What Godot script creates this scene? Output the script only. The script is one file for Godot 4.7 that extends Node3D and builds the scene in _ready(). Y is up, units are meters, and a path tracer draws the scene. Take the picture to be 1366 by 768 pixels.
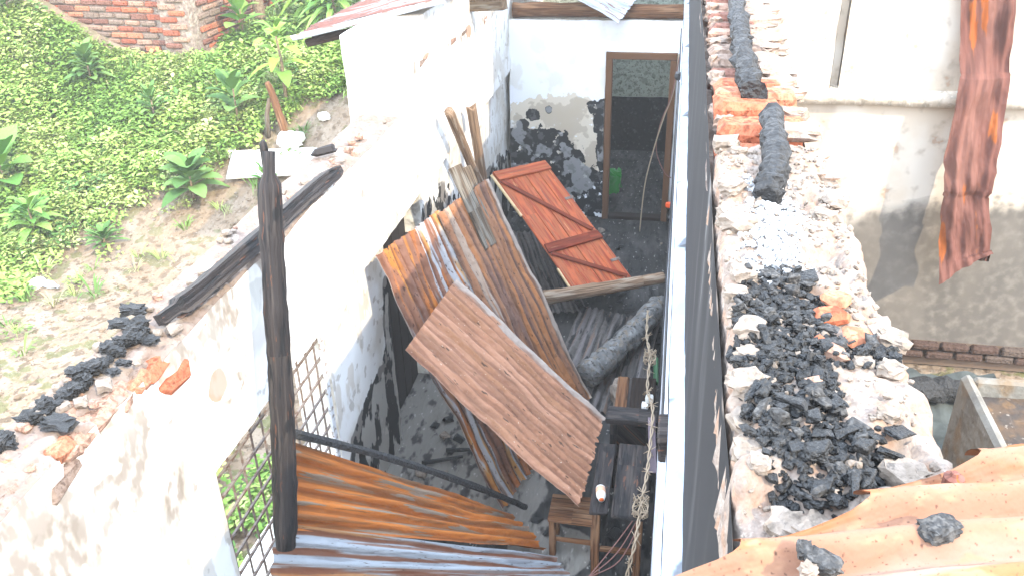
extends Node3D
# A burnt-out lean-to room seen from a roof: world axes follow the long walls (-z runs away from the viewer),
# the room's floor lies at y = 0, units are metres.

var M := {}
var used := {}
var rng := RandomNumberGenerator.new()
var nA := FastNoiseLite.new()
var nB := FastNoiseLite.new()

# ------------------------------------------------------------------ nodes
func numbered(n: String) -> String:
	if not used.has(n):
		used[n] = 0
		return n
	used[n] += 1
	return "%s_%03d" % [n, used[n]]

func tag(o, label: String, category: String, group := ""):
	o.set_meta("label", label)
	o.set_meta("category", category)
	if group != "":
		o.set_meta("group", group)
	return o

func thing(called: String, label: String, category: String, at := Vector3.ZERO, group := "") -> Node3D:
	var o := Node3D.new()
	o.name = numbered(called)
	add_child(o)
	o.position = at
	tag(o, label, category, group)
	return o

func part(parent: Node, called: String, mesh: Mesh, mat: Material, xf := Transform3D.IDENTITY) -> MeshInstance3D:
	var o := MeshInstance3D.new()
	o.mesh = mesh
	o.material_override = mat
	var k := 0
	var nm := called
	while parent.has_node(NodePath(nm)):
		k += 1
		nm = "%s_%03d" % [called, k]
	o.name = nm
	parent.add_child(o)
	o.transform = xf
	return o

func single(called: String, mesh: Mesh, mat: Material, label: String, category: String, group := "", xf := Transform3D.IDENTITY) -> MeshInstance3D:
	var o := part(self, numbered(called), mesh, mat, xf)
	tag(o, label, category, group)
	return o

func setting(called: String, mesh: Mesh, mat: Material) -> MeshInstance3D:
	var o := part(self, numbered(called), mesh, mat)
	o.set_meta("kind", "structure")
	return o

# ------------------------------------------------------------------ mesh building
class G:
	var v := PackedVector3Array()
	var uv := PackedVector2Array()
	var col := PackedColorArray()
	var ix := PackedInt32Array()
	func add(p: Vector3, t := Vector2.ZERO) -> int:
		v.append(p)
		uv.append(t)
		return v.size() - 1
	func tri(a: int, b: int, c: int):   # counter-clockwise seen from outside; written clockwise for Godot
		ix.append(a)
		ix.append(c)
		ix.append(b)
	func quad(a: int, b: int, c: int, d: int):
		tri(a, b, c)
		tri(a, c, d)
	func tri_out(a: Vector3, b: Vector3, c: Vector3, mid: Vector3):
		var n := (b - a).cross(c - a)
		var i := add(a)
		add(b)
		add(c)
		if n.dot(a + b + c - mid * 3.0) >= 0.0:
			tri(i, i + 1, i + 2)
		else:
			tri(i, i + 2, i + 1)
	func mesh(smooth := false) -> ArrayMesh:
		var st := SurfaceTool.new()
		st.begin(Mesh.PRIMITIVE_TRIANGLES)
		st.set_smooth_group(0 if smooth else -1)
		var hc := col.size() == v.size()
		for i in ix:
			if hc:
				st.set_color(col[i])
			st.set_uv(uv[i])
			st.add_vertex(v[i])
		st.generate_normals()
		st.index()
		return st.commit()

# a grid patch; outside is the side of eu x ev. f moves a point.
func grid(g: G, o: Vector3, eu: Vector3, ev: Vector3, nu: int, nv: int, f = null, t0 := Vector2.ZERO, t1 := Vector2.ONE):
	var b := g.v.size()
	for j in nv + 1:
		for i in nu + 1:
			var p := o + eu * (float(i) / nu) + ev * (float(j) / nv)
			var t := Vector2(lerpf(t0.x, t1.x, float(i) / nu), lerpf(t0.y, t1.y, float(j) / nv))
			if f != null:
				p = f.call(p)
			g.add(p, t)
	for j in nv:
		for i in nu:
			var a := b + j * (nu + 1) + i
			g.quad(a, a + 1, a + nu + 2, a + nu + 1)

func rough(p: Vector3) -> Vector3:
	var q := p * 1.0
	if p.x < -1.9 and p.x > -2.03 and p.y > 2.40 and p.y < 2.62 and p.z > -5.6:   # broken arris of the outer wall
		var k := smoothstep(2.42, 2.58, p.y) * smoothstep(-2.03, -1.96, p.x) * smoothstep(-5.6, -4.5, p.z)
		p += Vector3(-0.05, -0.06, 0) * k * clampf(0.25 + 1.6 * nA.get_noise_2d(p.z * 11.0, 3.0) + 0.5 * nB.get_noise_2d(p.z * 25.0, 3.0), 0.0, 1.0)
	return p + Vector3(nA.get_noise_3dv(q * 3.0), nA.get_noise_3dv(q * 3.0 + Vector3(31, 7, 3)), nA.get_noise_3dv(q * 3.0 + Vector3(5, 61, 17))) * 0.016 \
		+ Vector3(nB.get_noise_3dv(q * 9.0), nB.get_noise_3dv(q * 9.0 + Vector3(11, 3, 9)), 0.0) * 0.006

func rough2(p: Vector3) -> Vector3:   # eroded masonry
	return p + Vector3(nA.get_noise_3dv(p * 5.0), nA.get_noise_3dv(p * 5.0 + Vector3(31, 7, 3)), nA.get_noise_3dv(p * 5.0 + Vector3(5, 61, 17))) * 0.03 \
		+ Vector3(nB.get_noise_3dv(p * 16.0), nB.get_noise_3dv(p * 16.0 + Vector3(11, 3, 9)), 0.0) * 0.012

# chamfered box with jittered corners
func cbox(s: Vector3, b := 0.01, jit := 0.0, seed_ := 1) -> ArrayMesh:
	var g := G.new()
	cbox_into(g, Transform3D.IDENTITY, s, b, jit, seed_)
	return g.mesh()

func cbox_into(g: G, xf: Transform3D, s: Vector3, b := 0.01, jit := 0.0, seed_ := 1):
	var r := RandomNumberGenerator.new()
	r.seed = seed_
	var h := s * 0.5
	var P := {}
	for sx in [-1, 1]:
		for sy in [-1, 1]:
			for sz in [-1, 1]:
				var j := Vector3(r.randf_range(-1, 1), r.randf_range(-1, 1), r.randf_range(-1, 1)) * jit * s
				var bb := b * (1.0 + (r.randf_range(-0.4, 1.4) if jit > 0.0 else 0.0))
				P[Vector3i(sx, sy, sz)] = [
					xf * (j + Vector3(sx * h.x, sy * (h.y - bb), sz * (h.z - bb))),
					xf * (j + Vector3(sx * (h.x - bb), sy * h.y, sz * (h.z - bb))),
					xf * (j + Vector3(sx * (h.x - bb), sy * (h.y - bb), sz * h.z))]
	var mid := xf.origin
	for s1 in [-1, 1]:
		var F := [[], [], []]
		for e in [[-1, -1], [1, -1], [1, 1], [-1, 1]]:
			F[0].append(P[Vector3i(s1, e[0], e[1])][0])
			F[1].append(P[Vector3i(e[0], s1, e[1])][1])
			F[2].append(P[Vector3i(e[0], e[1], s1)][2])
		for q in F:
			g.tri_out(q[0], q[1], q[2], mid)
			g.tri_out(q[0], q[2], q[3], mid)
		for s2 in [-1, 1]:
			var a: Array = P[Vector3i(s1, s2, -1)]
			var c: Array = P[Vector3i(s1, s2, 1)]
			g.tri_out(a[0], c[0], c[1], mid)
			g.tri_out(a[0], c[1], a[1], mid)
			a = P[Vector3i(s1, -1, s2)]
			c = P[Vector3i(s1, 1, s2)]
			g.tri_out(a[0], c[0], c[2], mid)
			g.tri_out(a[0], c[2], a[2], mid)
			a = P[Vector3i(-1, s1, s2)]
			c = P[Vector3i(1, s1, s2)]
			g.tri_out(a[1], c[1], c[2], mid)
			g.tri_out(a[1], c[2], a[2], mid)
	for k in P:
		g.tri_out(P[k][0], P[k][1], P[k][2], mid)

# a tube swept along points; uv runs round and along
func tube_into(g: G, pts: Array, rad: Array, sides := 8, amp := 0.0, seed_ := 0, flat_y := 1.0):
	var b := g.v.size()
	var n := pts.size()
	var up := Vector3(0.31, 0.9, 0.22)
	var run := 0.0
	for i in n:
		var d: Vector3 = (pts[mini(i + 1, n - 1)] - pts[maxi(i - 1, 0)]).normalized()
		if absf(d.dot(up.normalized())) > 0.95:
			up = Vector3(0.9, 0.2, 0.4)
		var x := up.cross(d).normalized()
		var y := d.cross(x)
		if i > 0:
			run += (pts[i] - pts[i - 1]).length()
		for k in sides + 1:
			var a := TAU * (k % sides) / sides
			var r: float = rad[i]
			if amp > 0.0:
				r *= 1.0 + amp * nB.get_noise_3d(cos(a) * 14.0 + seed_ * 9.7, sin(a) * 14.0, run * 60.0 / maxf(0.02, rad[0] * 12.0))
			g.add(pts[i] + (x * cos(a) + y * sin(a) * flat_y) * r, Vector2(float(k) / sides, run))
	for i in n - 1:
		for k in sides:
			var a := b + i * (sides + 1) + k
			g.quad(a, a + 1, a + sides + 2, a + sides + 1)
	for e in [0, n - 1]:
		var c := g.add(pts[e], Vector2(0.5, run))
		for k in sides:
			var a: int = b + e * (sides + 1) + k
			if e == 0:
				g.tri(c, a + 1, a)
			else:
				g.tri(c, a, a + 1)

func tube(pts: Array, rad: Array, sides := 8, amp := 0.0, seed_ := 0, smooth := true) -> ArrayMesh:
	var g := G.new()
	tube_into(g, pts, rad, sides, amp, seed_)
	return g.mesh(smooth)

# points along a polyline, subdivided by a Catmull-Rom curve
func curve(p: Array, per := 6) -> Array:
	var out := []
	for i in p.size() - 1:
		var a: Vector3 = p[maxi(i - 1, 0)]
		var b: Vector3 = p[i]
		var c: Vector3 = p[i + 1]
		var d: Vector3 = p[mini(i + 2, p.size() - 1)]
		for k in per:
			out.append(b.cubic_interpolate(c, a, d, float(k) / per))
	out.append(p[p.size() - 1])
	return out

func fill_r(n: int, r: float) -> Array:
	var a := []
	a.resize(n)
	a.fill(r)
	return a

# corrugated sheet: ridges run from the edge p0-p1 to the edge p3-p2
func sheet(p0: Vector3, p1: Vector3, p2: Vector3, p3: Vector3, pitch: float, amp: float, nl: int, torn0: float, torn1: float, warp: float, seed_: int, per := 8) -> ArrayMesh:
	var g := G.new()
	var w := (p0.distance_to(p1) + p3.distance_to(p2)) * 0.5
	var l := p0.distance_to(p3)
	var nw := maxi(6, int(round(w / pitch * per)))
	for layer in 2:
		var b := g.v.size()
		for j in nl + 1:
			for i in nw + 1:
				var u := float(i) / nw
				var vv := float(j) / nl
				var t0 := torn0 * (0.5 + 0.5 * nB.get_noise_2d(u * 60.0 + seed_ * 13.0, 4.0)) + torn0 * 0.7 * (0.5 + 0.5 * nA.get_noise_2d(u * 9.0, seed_ * 7.0))
				var t1 := torn1 * (0.5 + 0.5 * nB.get_noise_2d(u * 70.0 + seed_ * 23.0, 44.0)) + torn1 * 1.2 * (0.5 + 0.5 * nA.get_noise_2d(u * 8.0, seed_ * 5.0 + 50.0))
				vv = lerpf(t0 / l, 1.0 - t1 / l, vv)
				var p := p0.lerp(p1, u).lerp(p3.lerp(p2, u), vv)
				var e1 := p1.lerp(p2, vv) - p0.lerp(p3, vv)
				var e2 := p3.lerp(p2, u) - p0.lerp(p1, u)
				var n := e2.cross(e1).normalized()
				var a := amp * (1.0 + 0.25 * nA.get_noise_2d(u * 7.0 + seed_, vv * 5.0))
				p += n * (a * cos(TAU * u * w / pitch + 0.35 * nA.get_noise_2d(vv * 6.0, seed_)) + warp * nA.get_noise_2d(u * 4.0 + seed_ * 3.0, vv * 6.0) + 0.004 * nB.get_noise_2d(u * 40.0, vv * 50.0 + seed_))
				if layer == 1:
					p -= n * 0.0022
				g.add(p, Vector2(u, vv))
		for j in nl:
			for i in nw:
				var a := b + j * (nw + 1) + i
				if layer == 0:
					g.quad(a, a + nw + 1, a + nw + 2, a + 1)
				else:
					g.quad(a, a + 1, a + nw + 2, a + nw + 1)
	var half := (nl + 1) * (nw + 1)
	for j in nl:
		for i in [0, nw]:
			var a: int = j * (nw + 1) + i
			g.quad(a, a + nw + 1, a + nw + 1 + half, a + half)
	for i in nw:
		for j in [0, nl]:
			var a: int = j * (nw + 1) + i
			g.quad(a, a + 1, a + 1 + half, a + half)
	return g.mesh(true)

# rounded stone from a cube-sphere
func stone(s: Vector3, seed_: int, amp := 0.3, n := 3) -> ArrayMesh:
	var g := G.new()
	for ax in 3:
		for sg in [-1.0, 1.0]:
			var w := Vector3.ZERO
			w[ax] = sg
			var u := Vector3.ZERO
			u[(ax + 1) % 3] = 1.0
			var v := w.cross(u)
			var b := g.v.size()
			for j in n + 1:
				for i in n + 1:
					var p := (w + u * (2.0 * i / n - 1.0) + v * (2.0 * j / n - 1.0))
					p = p.normalized().lerp(p * 0.75, 0.45)
					p *= 1.0 + amp * nA.get_noise_3dv(p * 11.0 + Vector3(seed_ * 17.3, seed_ * 3.1, 0)) + amp * 0.28 * nB.get_noise_3dv(p * 15.0 + Vector3(0, seed_ * 7.7, 3))
					g.add(p * s * 0.5, Vector2(p.x, p.y + p.z))
			for j in n:
				for i in n:
					var a := b + j * (n + 1) + i
					g.quad(a, a + 1, a + n + 2, a + n + 1)
	return g.mesh(false)

# one leaf, folded along its midrib
func leaf_into(g: G, at: Vector3, dir: Vector3, up: Vector3, len_: float, wid: float, droop: float, c: Color, seg := 4):
	var d := dir.normalized()
	var side := d.cross(up).normalized()
	var n := side.cross(d).normalized()
	var b := g.v.size()
	for i in seg + 1:
		var t := float(i) / seg
		var p := at + d * len_ * t - Vector3.UP * droop * len_ * t * t
		var w := wid * 0.5 * pow(sin(PI * clampf(t * 0.93 + 0.05, 0, 1)), 0.75)
		g.add(p + side * w + n * w * 0.28, Vector2(0, t))
		g.add(p, Vector2(0.5, t))
		g.add(p - side * w + n * w * 0.28, Vector2(1, t))
		for k in 3:
			g.col.append(c)
	for i in seg:
		var a := b + i * 3
		g.quad(a, a + 3, a + 4, a + 1)
		g.quad(a + 1, a + 4, a + 5, a + 2)

# ------------------------------------------------------------------ textures
class Tex:
	var w: int
	var h: int
	var c := PackedColorArray()
	func _init(w_: int, h_: int, base: Color):
		w = w_
		h = h_
		c.resize(w * h)
		c.fill(base)
	# noise bytes; sx, sy below 1 stretch the pattern along that axis
	static func noise(seed_: int, freq: float, w_: int, h_: int, oct := 4, sx := 1.0, sy := 1.0, tile := false) -> PackedByteArray:
		var n := FastNoiseLite.new()
		n.seed = seed_
		n.noise_type = FastNoiseLite.TYPE_SIMPLEX_SMOOTH
		n.frequency = freq
		n.fractal_octaves = oct
		var iw := maxi(8, int(w_ * sx))
		var ih := maxi(8, int(h_ * sy))
		var im: Image
		if tile:
			im = n.get_seamless_image(iw, ih)
		else:
			im = n.get_image(iw, ih)
		if iw != w_ or ih != h_:
			im.resize(w_, h_, Image.INTERPOLATE_CUBIC)
		return im.get_data()
	func lay(n: PackedByteArray, lo: float, hi: float, col: Color, amt := 1.0):
		var lut := PackedFloat32Array()
		for i in 256:
			lut.append(smoothstep(lo, hi, i / 255.0) * amt)
		for i in w * h:
			var a := lut[n[i]]
			if a > 0.0:
				c[i] = c[i].lerp(col, a)
	func field() -> PackedFloat32Array:
		var f := PackedFloat32Array()
		f.resize(w * h)
		return f
	# adds a soft-edged ellipse (pixels) to a field; the noise in layf() breaks its edge
	func blob(f: PackedFloat32Array, cx: float, cy: float, rx: float, ry: float, amt := 1.0) -> PackedFloat32Array:
		for y in range(maxi(0, int(cy - ry)), mini(h, int(cy + ry) + 1)):
			for x in range(maxi(0, int(cx - rx)), mini(w, int(cx + rx) + 1)):
				var d := 1.0 - pow((x - cx) / rx, 2) - pow((y - cy) / ry, 2)
				if d > 0.0:
					f[y * w + x] = maxf(f[y * w + x], amt * minf(1.0, d * 2.0))
		return f
	func layf(f: PackedFloat32Array, n: PackedByteArray, k: float, lo: float, hi: float, col: Color, amt := 1.0):
		for i in w * h:
			var q := f[i]
			if q > 0.0:
				var a := smoothstep(lo, hi, q + (n[i] / 255.0 - 0.5) * k) * amt
				if a > 0.0:
					c[i] = c[i].lerp(col, a)
	func done() -> ImageTexture:
		var d := PackedByteArray()
		d.resize(w * h * 3)
		var k := 0
		for q in c:
			d[k] = q.r8
			d[k + 1] = q.g8
			d[k + 2] = q.b8
			k += 3
		return ImageTexture.create_from_image(Image.create_from_data(w, h, false, Image.FORMAT_RGB8, d))

func bump(seed_: int, freq: float, size: int, strength: float, oct := 5, sx := 1.0, sy := 1.0) -> ImageTexture:
	var d := Tex.noise(seed_, freq, size, size, oct, sx, sy, true)
	var im := Image.create_from_data(size, size, false, Image.FORMAT_L8, d)
	im.convert(Image.FORMAT_RGBA8)
	im.bump_map_to_normal_map(strength)
	return ImageTexture.create_from_image(im)

func mat(tex: Texture2D, rough_ := 0.9, normal: Texture2D = null, ns := 1.0, tri := 0.0, tint := Color.WHITE) -> StandardMaterial3D:
	var m := StandardMaterial3D.new()
	m.albedo_color = tint
	m.albedo_texture = tex
	m.roughness = rough_
	m.metallic_specular = 0.35
	if normal:
		m.normal_enabled = true
		m.normal_texture = normal
		m.normal_scale = ns
	if tri > 0.0:
		m.uv1_triplanar = true
		m.uv1_world_triplanar = true
		m.uv1_scale = Vector3.ONE * tri
	return m

func plain(c: Color, rough_ := 0.8) -> StandardMaterial3D:
	var m := StandardMaterial3D.new()
	m.albedo_color = c
	m.roughness = rough_
	return m

func speckle(size: int, seed_: int, base: Color, layers: Array) -> ImageTexture:   # tiling: each layer [freq, octaves, lo, hi, colour, amount]
	var t := Tex.new(size, size, base)
	var k := 0
	for l in layers:
		k += 1
		t.lay(Tex.noise(seed_ + k * 37, l[0], size, size, l[1], 1.0, 1.0, true), l[2], l[3], l[4], l[5])
	return t.done()

# u across the ridges, v along them; each layer [freq, stretch v, lo, hi, colour, amount]; grime settles in the valleys of the given number of ridges
func rust(seed_: int, base: Color, layers: Array, ridges := 0.0, grime := Color.BLACK, amt := 0.5, edge := 0, size := 512) -> ImageTexture:
	var t := Tex.new(size, size, base)
	var k := 0
	for l in layers:
		k += 1
		t.lay(Tex.noise(seed_ + k * 53, l[0], size, size, 5, 1.0, l[1]), l[2], l[3], l[4], l[5])
	if ridges > 0.0:
		var f := t.field()
		for y in size:
			for x in size:
				f[y * size + x] = 0.5 - 0.5 * cos(TAU * ridges * x / (size - 1.0))
		if edge != 0:   # the lapped edge, less rusted
			var e := t.field()
			for y in size:
				for x in size:
					var u := x / (size - 1.0)
					e[y * size + x] = clampf(1.0 - (1.0 - u if edge > 0 else u) / 0.075, 0.0, 1.0) * 1.3
			t.layf(e, Tex.noise(seed_ + 9, 0.015, size, size, 5, 1.0, 0.4), 1.2, 0.55, 0.75, Color(0.60, 0.57, 0.54), 0.85)
		t.layf(f, Tex.noise(seed_ + 7, 0.02, size, size, 5, 1.0, 0.25), 1.3, 0.62, 1.05, grime, amt)
	return t.done()

func make_materials():
	var b_fine := bump(3, 0.06, 256, 4.0)
	var b_coarse := bump(5, 0.02, 512, 9.0)
	var b_grain := bump(8, 0.05, 256, 5.0, 4, 1.0, 0.12)
	var b_char := bump(12, 0.035, 256, 14.0, 3)
	M.white = mat(speckle(512, 20, Color(0.90, 0.89, 0.86), [[0.008, 5, 0.5, 0.75, Color(0.80, 0.76, 0.69), 0.7], [0.03, 4, 0.62, 0.8, Color(0.66, 0.63, 0.58), 0.5]]), 0.95, b_coarse, 0.6, 0.55)
	M.mortar = mat(speckle(512, 30, Color(0.51, 0.46, 0.42), [[0.012, 5, 0.4, 0.75, Color(0.57, 0.525, 0.485), 0.9], [0.02, 5, 0.56, 0.8, Color(0.44, 0.39, 0.36), 0.7], [0.06, 4, 0.6, 0.85, Color(0.63, 0.59, 0.55), 0.7], [0.07, 4, 0.72, 0.82, Color(0.30, 0.26, 0.245), 0.5], [0.009, 4, 0.56, 0.8, Color(0.59, 0.44, 0.34), 0.6]]), 0.97, b_coarse, 1.2, 2.6)
	M.mortar_far = mat(speckle(512, 31, Color(0.50, 0.44, 0.40), [[0.012, 5, 0.4, 0.7, Color(0.60, 0.55, 0.50), 0.9], [0.02, 5, 0.58, 0.75, Color(0.47, 0.40, 0.355), 0.7], [0.06, 4, 0.70, 0.8, Color(0.30, 0.27, 0.25), 0.5]]), 0.97, b_coarse, 1.2, 1.2)
	M.lump = mat(speckle(256, 34, Color(0.52, 0.475, 0.43), [[0.02, 5, 0.45, 0.75, Color(0.43, 0.385, 0.34), 0.8], [0.06, 4, 0.62, 0.8, Color(0.58, 0.53, 0.48), 0.7], [0.04, 4, 0.66, 0.8, Color(0.25, 0.23, 0.22), 0.6]]), 0.97, b_coarse, 1.2, 5.0)
	M.ash = mat(speckle(256, 36, Color(0.70, 0.70, 0.70), [[0.04, 5, 0.5, 0.75, Color(0.52, 0.52, 0.52), 0.8]]), 1.0, b_coarse, 1.4, 6.0)
	var brick_tex := speckle(512, 40, Color(1, 1, 1), [[0.02, 5, 0.45, 0.75, Color(0.78, 0.74, 0.72), 0.9], [0.06, 4, 0.6, 0.8, Color(0.6, 0.52, 0.5), 0.6], [0.014, 5, 0.66, 0.8, Color(0.45, 0.42, 0.42), 0.6]])
	var bc := [Color(0.68, 0.40, 0.29), Color(0.60, 0.35, 0.27), Color(0.70, 0.47, 0.36), Color(0.50, 0.35, 0.30), Color(0.52, 0.45, 0.40), Color(0.63, 0.51, 0.44), Color(0.33, 0.26, 0.225), Color(0.37, 0.32, 0.285)]
	for i in bc.size():
		M["brick%d" % i] = mat(brick_tex, 0.95, b_coarse, 1.0, 3.0, bc[i])
	var ch := speckle(512, 50, Color(0.055, 0.055, 0.057), [[0.03, 4, 0.5, 0.75, Color(0.115, 0.115, 0.118), 0.8], [0.02, 4, 0.76, 0.85, Color(0.32, 0.30, 0.28), 0.7]])
	M.char = mat(ch, 0.75, b_char, 1.0, 4.0)
	M.char.metallic_specular = 0.6
	M.coal = mat(speckle(256, 52, Color(0.085, 0.085, 0.085), [[0.05, 4, 0.5, 0.8, Color(0.20, 0.20, 0.20), 0.8], [0.05, 4, 0.7, 0.85, Color(0.40, 0.39, 0.38), 0.6]]), 0.55, b_char, 0.9, 14.0)
	M.coal.metallic_specular = 0.45
	M.coal_ashy = mat(speckle(256, 54, Color(0.22, 0.215, 0.21), [[0.05, 4, 0.45, 0.75, Color(0.36, 0.35, 0.34), 0.9], [0.06, 4, 0.62, 0.8, Color(0.10, 0.10, 0.10), 0.8]]), 0.8, b_char, 0.8, 7.0)
	M.burnt_bark = mat(speckle(512, 56, Color(0.38, 0.375, 0.37), [[0.012, 5, 0.42, 0.75, Color(0.50, 0.50, 0.49), 0.9], [0.018, 5, 0.62, 0.70, Color(0.12, 0.12, 0.12), 0.9], [0.012, 4, 0.62, 0.75, Color(0.44, 0.37, 0.29), 0.6]]), 0.85, b_char, 0.5, 1.6)
	var wd := Tex.new(512, 512, Color(0.55, 0.45, 0.36))
	wd.lay(Tex.noise(61, 0.05, 512, 512, 4, 1.0, 0.06), 0.4, 0.7, Color(0.40, 0.31, 0.24), 0.9)
	wd.lay(Tex.noise(62, 0.01, 512, 512, 4, 1.0, 0.3), 0.5, 0.75, Color(0.66, 0.60, 0.53), 0.8)
	wd.lay(Tex.noise(63, 0.09, 512, 512, 3, 1.0, 0.04), 0.66, 0.8, Color(0.2, 0.16, 0.13), 0.8)
	var wood := wd.done()
	M.wood = mat(wood, 0.9, b_grain, 0.8)
	M.wood_pale = mat(speckle(128, 324, Color(0.80, 0.70, 0.54), [[0.05, 4, 0.5, 0.8, Color(0.66, 0.55, 0.40), 0.8]]), 0.9)
	M.wood_grey = mat(wood, 0.9, b_grain, 0.8, 0.0, Color(0.74, 0.78, 0.81))
	M.wood_brown = mat(wood, 0.9, b_grain, 0.8, 0.0, Color(0.8, 0.68, 0.58))
	M.wood_dark = mat(wood, 0.85, b_grain, 0.8, 0.0, Color(0.28, 0.25, 0.24))
	var cw := Tex.new(512, 512, Color(0.15, 0.13, 0.125))
	cw.lay(Tex.noise(71, 0.02, 512, 512, 4, 1.0, 0.15), 0.45, 0.85, Color(0.27, 0.24, 0.22), 0.8)
	cw.lay(Tex.noise(72, 0.012, 512, 512, 4, 1.0, 0.5), 0.6, 0.75, Color(0.07, 0.07, 0.075), 0.9)
	cw.lay(Tex.noise(73, 0.02, 512, 512, 4, 1.0, 0.4), 0.80, 0.86, Color(0.42, 0.25, 0.17), 0.7)
	M.charwood = mat(cw.done(), 0.65, b_grain, 1.2)
	var dt := Tex.new(512, 512, Color(0.62, 0.33, 0.19))
	dt.lay(Tex.noise(81, 0.04, 512, 512, 4, 1.0, 0.06), 0.45, 0.7, Color(0.55, 0.20, 0.10), 0.8)
	dt.lay(Tex.noise(82, 0.012, 512, 512, 4, 1.0, 0.35), 0.55, 0.75, Color(0.72, 0.36, 0.20), 0.8)
	dt.lay(Tex.noise(83, 0.03, 512, 512, 4, 1.0, 0.15), 0.76, 0.84, Color(0.42, 0.27, 0.20), 0.7)
	dt.lay(Tex.noise(84, 0.035, 512, 512, 3, 1.0, 0.12), 0.90, 0.93, Color(0.80, 0.62, 0.44), 0.9)
	M.door = mat(dt.done(), 0.6, b_grain, 0.5)
	M.door_batten = mat(dt.done(), 0.75, b_grain, 0.5, 0.0, Color(0.72, 0.62, 0.62))
	# rusted corrugated sheets
	var galv := Color(0.62, 0.64, 0.66)
	M.sheet_a = mat(rust(100, Color(0.50, 0.34, 0.26), [[0.010, 0.2, 0.40, 0.65, Color(0.64, 0.37, 0.17), 0.95], [0.012, 0.14, 0.56, 0.75, Color(0.45, 0.32, 0.27), 0.8], [0.007, 0.12, 0.66, 0.70, galv, 0.85], [0.014, 0.2, 0.66, 0.8, Color(0.66, 0.43, 0.18), 0.8], [0.09, 0.6, 0.74, 0.8, Color(0.26, 0.17, 0.14), 0.8]], 10.8621, Color(0.36, 0.22, 0.15), 0.6, -1), 0.75, b_fine, 0.5)
	M.sheet_a2 = mat(rust(120, Color(0.54, 0.38, 0.28), [[0.010, 0.2, 0.45, 0.75, Color(0.61, 0.40, 0.24), 0.85], [0.012, 0.12, 0.55, 0.75, Color(0.41, 0.31, 0.28), 0.8], [0.008, 0.1, 0.70, 0.75, Color(0.60, 0.57, 0.54), 0.7], [0.09, 0.6, 0.76, 0.82, Color(0.24, 0.17, 0.14), 0.7]], 9.8746, Color(0.33, 0.24, 0.20), 0.6, 1), 0.78, b_fine, 0.5)
	M.sheet_b = mat(rust(140, Color(0.59, 0.42, 0.32), [[0.008, 0.2, 0.4, 0.8, Color(0.66, 0.49, 0.39), 0.9], [0.012, 0.2, 0.5, 0.85, Color(0.48, 0.34, 0.26), 0.7], [0.008, 0.3, 0.62, 0.8, Color(0.53, 0.37, 0.26), 0.6], [0.06, 0.3, 0.76, 0.82, Color(0.24, 0.18, 0.15), 0.8], [0.12, 0.9, 0.84, 0.87, Color(0.78, 0.74, 0.68), 0.9]], 12.0706, Color(0.46, 0.31, 0.24), 0.55, 1), 0.82, b_fine, 0.5)
	M.sheet_c = mat(rust(160, Color(0.64, 0.37, 0.16), [[0.010, 0.2, 0.42, 0.7, Color(0.72, 0.43, 0.19), 0.9], [0.012, 0.25, 0.58, 0.78, Color(0.48, 0.31, 0.18), 0.8], [0.016, 0.35, 0.66, 0.72, Color(0.50, 0.47, 0.43), 0.85], [0.012, 0.2, 0.70, 0.82, Color(0.30, 0.25, 0.22), 0.6]], 5.7514, Color(0.47, 0.27, 0.13), 0.6), 0.72, b_fine, 0.5)
	M.sheet_d = mat(rust(180, Color(0.58, 0.60, 0.62), [[0.015, 0.1, 0.60, 0.70, Color(0.46, 0.30, 0.22), 0.7], [0.012, 0.1, 0.66, 0.78, Color(0.62, 0.40, 0.20), 0.8], [0.02, 0.3, 0.6, 0.75, Color(0.45, 0.45, 0.46), 0.6], [0.09, 0.5, 0.78, 0.84, Color(0.22, 0.15, 0.12), 0.8]], 5.9019, Color(0.42, 0.25, 0.17), 0.9), 0.6, b_fine, 0.4)
	M.sheet_soot = mat(rust(200, Color(0.33, 0.31, 0.295), [[0.02, 0.10, 0.45, 0.7, Color(0.43, 0.41, 0.40), 0.8], [0.012, 0.4, 0.62, 0.70, Color(0.12, 0.12, 0.12), 0.95], [0.02, 0.2, 0.70, 0.8, Color(0.42, 0.32, 0.26), 0.6]], 11.1326, Color(0.12, 0.12, 0.12), 0.6), 0.6, b_fine, 0.4)
	M.sheet_roof = mat(rust(220, Color(0.47, 0.44, 0.42), [[0.012, 0.15, 0.42, 0.56, Color(0.40, 0.25, 0.21), 0.95], [0.04, 0.3, 0.66, 0.75, Color(0.34, 0.22, 0.19), 0.8]]), 0.7, b_fine, 0.4)
	M.sheet_galv = mat(rust(240, Color(0.68, 0.70, 0.72), [[0.02, 0.10, 0.5, 0.7, Color(0.55, 0.57, 0.59), 0.8], [0.03, 0.2, 0.68, 0.78, Color(0.45, 0.30, 0.24), 0.7]]), 0.55, b_fine, 0.4)
	M.sheet_fg = mat(rust(260, Color(0.53, 0.39, 0.31), [[0.006, 0.25, 0.40, 0.70, Color(0.56, 0.47, 0.41), 0.9], [0.010, 0.3, 0.46, 0.70, Color(0.58, 0.36, 0.23), 0.85], [0.008, 0.3, 0.60, 0.72, Color(0.40, 0.32, 0.31), 0.8], [0.03, 0.6, 0.60, 0.8, Color(0.60, 0.46, 0.36), 0.7], [0.16, 1.0, 0.78, 0.84, Color(0.32, 0.22, 0.18), 0.8]]), 0.85, b_coarse, 0.35)
	M.sheet_hang = mat(rust(280, Color(0.41, 0.26, 0.22), [[0.006, 0.8, 0.40, 0.8, Color(0.47, 0.32, 0.275), 0.9], [0.010, 0.8, 0.55, 0.85, Color(0.29, 0.175, 0.145), 0.8], [0.008, 0.9, 0.70, 0.78, Color(0.58, 0.31, 0.13), 0.9]]), 0.8, b_fine, 0.4)
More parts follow.
